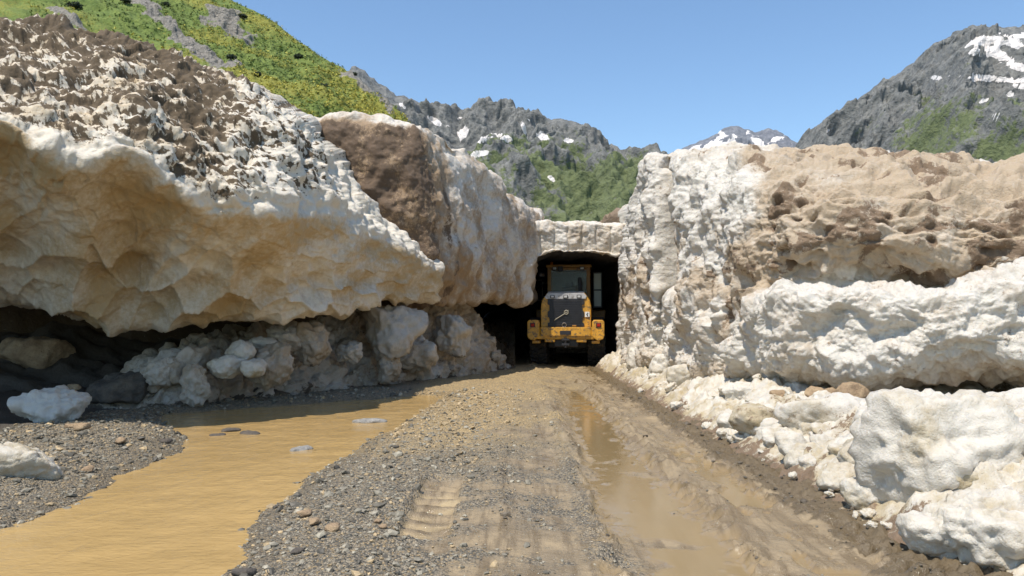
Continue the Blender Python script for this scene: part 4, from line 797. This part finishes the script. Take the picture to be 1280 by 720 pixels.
class MB:
    def __init__(s): s.bm = bmesh.new()
    def _add(s, b2, M=None):
        me = bpy.data.meshes.new('tmp'); b2.to_mesh(me); b2.free()
        if M is not None: me.transform(M)
        s.bm.from_mesh(me); bpy.data.meshes.remove(me)
    def box(s, c, d, bev=.015, rot=None):
        b2 = bmesh.new(); bmesh.ops.create_cube(b2, size=1.); bmesh.ops.scale(b2, vec=d, verts=b2.verts)
        if bev: bmesh.ops.bevel(b2, geom=b2.edges[:], offset=min(bev, min(d) * .4), segments=2, affect='EDGES', profile=.6)
        s._add(b2, Matrix.Translation(c) @ (rot or Matrix())); return s
    def prism(s, poly, axis, a, b, bev=.02):
        """poly in the two other axes"""
        b2 = bmesh.new(); mk = {'x': lambda p, t: (t, p[0], p[1]), 'y': lambda p, t: (p[0], t, p[1]), 'z': lambda p, t: (p[0], p[1], t)}[axis]
        f = b2.faces.new([b2.verts.new(mk(p, a)) for p in poly]); r = bmesh.ops.extrude_face_region(b2, geom=[f])
        v = [e for e in r['geom'] if isinstance(e, bmesh.types.BMVert)]; o = [0, 0, 0]; o['xyz'.index(axis)] = b - a; bmesh.ops.translate(b2, verts=v, vec=o)
        bmesh.ops.recalc_face_normals(b2, faces=b2.faces)
        if bev: bmesh.ops.bevel(b2, geom=b2.edges[:], offset=bev, segments=2, affect='EDGES', profile=.6)
        s._add(b2); return s
    def cyl(s, p, q, r, r2=None, seg=16):
        p, q = Vector(p), Vector(q); b2 = bmesh.new(); bmesh.ops.create_cone(b2, cap_ends=True, segments=seg, radius1=r, radius2=r if r2 is None else r2, depth=(q - p).length)
        s._add(b2, Matrix.Translation((p + q) / 2) @ (q - p).to_track_quat('Z', 'Y').to_matrix().to_4x4()); return s
    def ring(s, c, R_, r, axis='Y', seg=28):
        V = []; F = []; n = 8
        for i in range(seg):
            a = 2 * math.pi * i / seg
            for j in range(n):
                t = 2 * math.pi * j / n; rr = R_ + r * math.cos(t); V.append((c[0] + rr * math.cos(a), c[1] + r * math.sin(t), c[2] + rr * math.sin(a)))
        b2 = bmesh.new(); vs_ = [b2.verts.new(v) for v in V]
        for i in range(seg):
            for j in range(n): b2.faces.new([vs_[i * n + j], vs_[((i + 1) % seg) * n + j], vs_[((i + 1) % seg) * n + (j + 1) % n], vs_[i * n + (j + 1) % n]])
        s._add(b2); return s
    def lathe_x(s, prof, seg=40, cx=0, cy=0, cz=0):
        b2 = bmesh.new(); rows = []
        for i in range(seg):
            a = 2 * math.pi * i / seg; rows.append([b2.verts.new((cx + x, cy + r * math.cos(a), cz + r * math.sin(a))) for x, r in prof])
        for i in range(seg):
            for j in range(len(prof) - 1): b2.faces.new([rows[i][j], rows[(i + 1) % seg][j], rows[(i + 1) % seg][j + 1], rows[i][j + 1]])
        bmesh.ops.recalc_face_normals(b2, faces=b2.faces); s._add(b2); return s
    def build(s, name, mat, parent=None, loc=None, smooth=False):
        me = bpy.data.meshes.new(name); s.bm.to_mesh(me); s.bm.free(); me.materials.append(mat)
        if smooth:
            for p in me.polygons: p.use_smooth = True
        o = bpy.data.objects.new(name, me); COL.objects.link(o)
        if parent: o.parent = parent
        if loc: o.location = loc
        return o
LD = bpy.data.objects.new('wheel_loader', None); COL.objects.link(LD); LX, LY, _ = W(707, 460, 24.95)
LD.location = (LX, LY, gz(LX, LY + 1.5) + .0); LD.rotation_euler = (0, 0, -R(7)); tag(LD, 'yellow wheel loader with black rear grille standing in the mouth of the snow tunnel', 'wheel loader')
# counterweight
m_ = MB(); m_.box((0, .34, 1.09), (1.9, .62, .40), .04); m_.prism([(-.9, .05), (.9, .05), (.8, -.02), (-.8, -.02)], 'z', 1.0, 1.29, .015)
for s_ in (-1, 1):
    m_.prism([(s_ * .86, .98), (s_ * 1.05, .84), (s_ * 1.22, .90), (s_ * 1.265, 1.02), (s_ * 1.265, 1.46), (s_ * 1.21, 1.53), (s_ * .92, 1.53), (s_ * .86, 1.46)], 'y', .0, .72, .03)
    m_.box((s_ * .52, .20, .86), (.34, .30, .13), .03); m_.box((s_ * .98, .30, .80), (.26, .36, .09), .02)
CW = m_.build('counterweight', YEL, LD)
MB().box((0, -.025, 1.11), (.36, .03, .13), .01).build('slot', BLK, CW)
for s_ in (-1, 1):
    MB().box((s_ * 1.08, -.008, 1.36), (.17, .03, .15), .012).build('lamp_recess', BLK, CW); MB().box((s_ * 1.08, -.03, 1.36), (.115, .03, .10), .012).build('tail_light', REDL, CW)
MB().cyl((0, .02, .62), (0, .02, .95), .045).box((0, .15, .72), (.26, .36, .07)).box((0, .15, .88), (.26, .36, .07)).build('tow_hitch', BLK, CW)
MB().box((0, 1.9, .88), (.8, 3.3, .5), .04).box((0, 1.6, .72), (1.4, .34, .34), .06).box((0, 4.2, .85), (.7, 1.9, .6), .05).box((0, 4.7, .72), (1.4, .34, .34), .06).build('chassis', BLK, LD)
# hood
m_ = MB(); hp = [(-.83, 1.28), (.83, 1.28), (.83, 1.98), (.79, 2.18), (.62, 2.43), (-.62, 2.43), (-.79, 2.18), (-.83, 1.98)]; m_.prism(hp, 'y', .24, 2.3, .03)
HD = m_.build('engine_hood', YEL, LD)
m_ = MB().prism([(-.60, 1.30), (.60, 1.30), (.60, 1.42), (.54, 1.44), (.54, 1.60), (.60, 1.62), (.60, 1.80), (.54, 1.84), (.54, 2.02), (.60, 2.04), (.60, 2.22), (-.60, 2.22), (-.60, 2.04), (-.54, 2.02), (-.54, 1.84), (-.60, 1.80), (-.60, 1.62), (-.54, 1.60), (-.54, 1.44), (-.60, 1.42)], 'y', .19, .25, .006)
for k in range(11): m_.box((0, .182, 1.36 + k * .078), (1.04, .014, .012), 0)
GRL = m_.build('grille', BLK, HD)
m_ = MB(); m_.ring((.02, .160, 1.78), .066, .014); m_.cyl((-.385, .160, 1.515), (-.035, .160, 1.735), .013, seg=8); m_.cyl((.05, .160, 1.81), (.09, .160, 1.85), .012, seg=8); m_.box((.02, .160, 1.78), (.085, .012, .03), .003); m_.build('emblem', CRM, GRL)
MB().ring((-.05, .165, 1.36), .07, .012).box((-.05, .165, 1.30), (.12, .03, .03), .006).build('latch', STL, GRL)
MB().box((.28, .165, 1.335), (.14, .02, .05), .006).build('name_plate', YELD, GRL)
m_ = MB().box((.705, .225, 1.71), (.15, .03, .17), .004); dc = m_.build('decal', WHT, HD)
MB().cyl((.735, .200, 1.765), (.685, .200, 1.71), .011, seg=6).cyl((.735, .200, 1.655), (.685, .200, 1.71), .011, seg=6).build('arrow_mark', BLK, dc)
MB().prism([(.36, 2.28), (.30, 2.30), (.30, 2.40), (.40, 2.475), (2.2, 2.475), (2.2, 2.28)], 'x', -.60, .60, .015).prism([(-.66, 2.225), (.66, 2.225), (.70, 2.30), (.60, 2.42), (-.60, 2.42), (-.70, 2.30)], 'y', .205, .3, .012).build('top_panel', GRY, HD)
for x in (-.44, 0, .44): 
    hl = MB().box((x, .225, 2.30), (.15, .12, .10), .02).build('rear_lamp', BLK, HD); MB().box((x, .161, 2.30), (.10, .012, .065), .004).build('lens', LENS, hl)
MB().cyl((.42, 1.5, 2.4), (.42, 1.5, 3.0), .06).build('exhaust_pipe', BLK, HD)
# cab
m_ = MB()
for s_ in (-1, 1):
    m_.box((s_ * .70, 2.42, 2.62), (.13, .14, 1.6), .02); m_.box((s_ * .72, 3.9, 2.62), (.09, .10, 1.6), .02); m_.box((s_ * .72, 3.15, 1.75), (.08, 1.5, .5), .02); m_.box((s_ * .72, 3.15, 3.36), (.08, 1.5, .08), .02)
m_.box((0, 2.40, 1.95), (1.46, .10, .35), .02); m_.box((0, 3.2, 1.5), (1.5, 1.6, .12), .02); m_.box((0, 2.42, 3.36), (1.46, .12, .09), .02); m_.box((0, 3.9, 3.36), (1.46, .1, .09), .02); m_.box((0, 3.94, 1.75), (1.4, .05, .5), .02)
CAB = m_.build('cab', YELD, LD)
rf = MB().box((0, 3.15, 3.46), (1.64, 1.8, .10), .04).build('roof', YELD, CAB)
MB().box((0, 2.41, 2.72), (1.27, .02, 1.2), 0).build('rear_window', GLS, CAB)
for s_ in (-1, 1): MB().box((s_ * .72, 3.16, 2.66), (.02, 1.36, 1.3), 0).build('side_window', GLS, CAB)
MB().box((0, 3.92, 2.66), (1.33, .02, 1.3), 0).build('windscreen', GLS, CAB)
MB().box((-.02, 2.95, 2.35), (.5, .16, .75), .06).box((-.02, 3.2, 2.0), (.5, .5, .16), .05).box((-.02, 2.93, 2.82), (.28, .12, .2), .05).build('seat', SEA, CAB)
MB().cyl((0, 3.45, 1.6), (0, 3.6, 2.25), .04).box((0, 3.6, 2.28), (.4, .3, .05), .02).build('steering_column', BLK, CAB)
for x in (-.50, .48):
    l_ = MB().box((x, 2.26, 3.37), (.17, .12, .12), .02).build('work_lamp', BLK, CAB); MB().box((x, 2.195, 3.37), (.12, .012, .08), .004).build('lens', LENS, l_)
MB().box((-.30, 2.30, 3.36), (.20, .14, .20), .05).build('air_filter', BLK, CAB)
MB().cyl((-.62, 2.5, 3.51), (-.62, 2.5, 3.62), .05).build('beacon', AMB, CAB)
# door, mirrors, rails, fenders, ladder
m_ = MB(); m_.box((1.02, 3.0, 2.62), (.30, .03, .06)).box((1.02, 3.0, 3.25), (.30, .03, .05)).box((1.02, 3.0, 2.0), (.30, .03, .05)); m_.box((.875, 3.0, 2.6), (.04, .04, 1.3)).box((1.165, 3.0, 2.6), (.04, .04, 1.3)); DR = m_.build('door', BLK, LD)
MB().box((1.02, 3.0, 2.62), (.27, .012, 1.22), 0).build('door_glass', m_glass('pale_glass', (.62, .66, .55), .25, .2), DR)
for s_ in (-1, 1):
    mr = MB().cyl((s_ * .76, 3.3, 3.28), (s_ * 1.12, 3.2, 3.28), .02, seg=8).box((s_ * 1.03, 3.2, 3.20), (.20, .06, .14), .02).build('mirror', BLK, LD); MB().box((s_ * 1.03, 3.166, 3.20), (.17, .01, .11), .003).build('mirror_glass', MIR, mr)
    MB().prism([(3.6, 1.72), (3.8, 1.92), (5.0, 1.92), (5.4, 1.6), (5.36, 1.56), (4.98, 1.86), (3.82, 1.86), (3.65, 1.68)], 'x', s_ * .72, s_ * 1.3, .008).box((s_ * 1.0, 3.62, 1.72), (.56, .04, .30), .01).build('fender', YELD, LD)
    MB().prism([(.75, 1.5), (.9, 1.62), (2.3, 1.62), (2.5, 1.45), (2.46, 1.42), (2.28, 1.57), (.92, 1.57), (.79, 1.46)], 'x', s_ * .83, s_ * 1.24, .008).build('fender', BLK, LD)
    MB().box((s_ * 1.0, 2.85, .75), (.4, .3, .04)).box((s_ * 1.0, 2.85, 1.1), (.4, .3, .04)).box((s_ * .82, 2.85, .95), (.03, .3, .6)).build('ladder', BLK, LD)
m_ = MB()
for a_, b_ in (((-1.05, 2.25), (-1.05, 3.02)), ((-1.05, 3.02), (-1.48, 3.02)), ((-1.48, 3.02), (-1.48, 2.25)), ((-1.48, 2.25), (-1.05, 2.25)), ((-1.05, 2.9), (-.74, 2.9)), ((-1.05, 2.4), (-.74, 2.4))): m_.cyl((a_[0], 3.5, a_[1]), (b_[0], 3.5, b_[1]), .018, seg=8)
m_.build('hand_rail', STL, LD)
# wheels
RW = .74
prof = [(-.25, .40), (-.28, .5), (-.29, .62), (-.26, .69), (-.2, .715), (.2, .715), (.26, .69), (.29, .62), (.28, .5), (.25, .40)]
for y in (1.6, 4.7):
    for s_ in (-1, 1):
        rm = MB().lathe_x([(-.22, .41), (-.22, .36), (-.05 , .33), (.02 * s_, .12), (.10 * s_, .10), (.10 * s_, .0)], 32).cyl((s_ * .02, 0, 0), (s_ * .14, 0, 0), .13).build('wheel', YELD, LD, (s_ * .98, y, RW))
        m_ = MB().lathe_x(prof, 44)
        for k in range(22):
            a = 2 * math.pi * k / 22
            for e in (-1, 1):
                a2 = a + (.14 if e > 0 else 0)
                m_.box((0, 0, 0), (.29, .075, .10), .012, Matrix.Rotation(a2, 4, 'X') @ Matrix.Translation((e * .15, 0, .71)) @ Matrix.Rotation(e * .35, 4, 'Z'))
        m_.build('tyre', RUB, rm)
# lift arms and bucket on the far side
AR = MB().prism([(3.9, 1.9), (4.2, 2.1), (5.6, 1.3), (6.6, .45), (6.4, .35), (5.4, 1.05)], 'x', -.45, -.33, .01).prism([(3.9, 1.9), (4.2, 2.1), (5.6, 1.3), (6.6, .45), (6.4, .35), (5.4, 1.05)], 'x', .33, .45, .01).box((0, 5.5, 1.15), (.8, .18, .18)).build('lift_arm', YELD, LD)
MB().prism([(6.5, .9), (6.55, .95), (7.5, 1.05), (7.5, 1.02), (6.65, .88), (6.5, .6), (6.6, .2), (6.9, .12), (7.7, .05), (7.7, .02), (6.85, .06), (6.5, .15), (6.4, .6)], 'x', -1.3, 1.3, .004).box((-1.3, 7.0, .5), (.03, 1., .8)).box((1.3, 7.0, .5), (.03, 1., .8)).build('bucket', STL, AR)

# ------------------------------------------------------------------ thin mountain air
bm = bmesh.new(); bmesh.ops.create_cube(bm, size=1.); me = bpy.data.meshes.new('haze'); bm.to_mesh(me); bm.free()
hz = bpy.data.objects.new('haze', me); COL.objects.link(hz); hz.scale = (11000, 11000, 1102); hz.location = (0, 0, 549.1); tag(hz, 'thin blue mountain air filling the valley', None, kind='stuff')
m = bpy.data.materials.new('mountain_air'); m.use_nodes = True; nt = m.node_tree; nt.nodes.remove(nt.nodes['Principled BSDF'])
pv = nt.nodes.new('ShaderNodeVolumePrincipled'); pv.inputs['Color'].default_value = (.42, .72, 1., 1); pv.inputs['Density'].default_value = .00002; pv.inputs['Anisotropy'].default_value = .2
nt.links.new(pv.outputs[0], nt.nodes['Material Output'].inputs['Volume']); me.materials.append(m)
# ------------------------------------------------------------------ camera, sun, sky
cam = bpy.data.cameras.new('camera'); co = bpy.data.objects.new('camera', cam); COL.objects.link(co)
co.location = (0, 0, CAMH); co.rotation_euler = (math.pi / 2 + PITCH, 0, 0); cam.sensor_width = 36; cam.lens = 36 * FPX / 1280.; cam.clip_end = 30000; cam.clip_start = .1; sc.camera = co
SUN = Vector((-.30, -.42, 1.)).normalized(); el = math.asin(SUN.z)
sl = bpy.data.lights.new('sun', 'SUN'); sl.energy = 4.8; sl.angle = R(.5); sl.color = (1., .93, .845); so = bpy.data.objects.new('sun', sl); COL.objects.link(so)
so.rotation_euler = SUN.to_track_quat('Z', 'Y').to_euler(); so.location = (-20, -30, 60)
w = bpy.data.worlds.new('World'); sc.world = w; w.use_nodes = True; nt = w.node_tree; bg = nt.nodes['Background']
sky = nt.nodes.new('ShaderNodeTexSky'); sky.sky_type = 'NISHITA'; sky.sun_disc = False; sky.sun_elevation = el; sky.sun_rotation = math.atan2(SUN.x, SUN.y); sky.altitude = 200; sky.air_density = 1.1; sky.dust_density = .15; sky.ozone_density = .35
tn = nt.nodes.new('ShaderNodeMix'); tn.data_type = 'RGBA'; tn.blend_type = 'MULTIPLY'; tn.inputs[0].default_value = 1.; tn.inputs[7].default_value = (.88, 1., 1.10, 1)
nt.links.new(sky.outputs[0], tn.inputs[6]); nt.links.new(tn.outputs[2], bg.inputs['Color']); bg.inputs['Strength'].default_value = .145
vs = sc.view_settings; vs.view_transform = 'Standard'; vs.look = 'None'; vs.exposure = .2; vs.gamma = 1.; vs.use_curve_mapping = False
sc.cycles.max_bounces = 6; sc.cycles.diffuse_bounces = 3; sc.cycles.glossy_bounces = 3
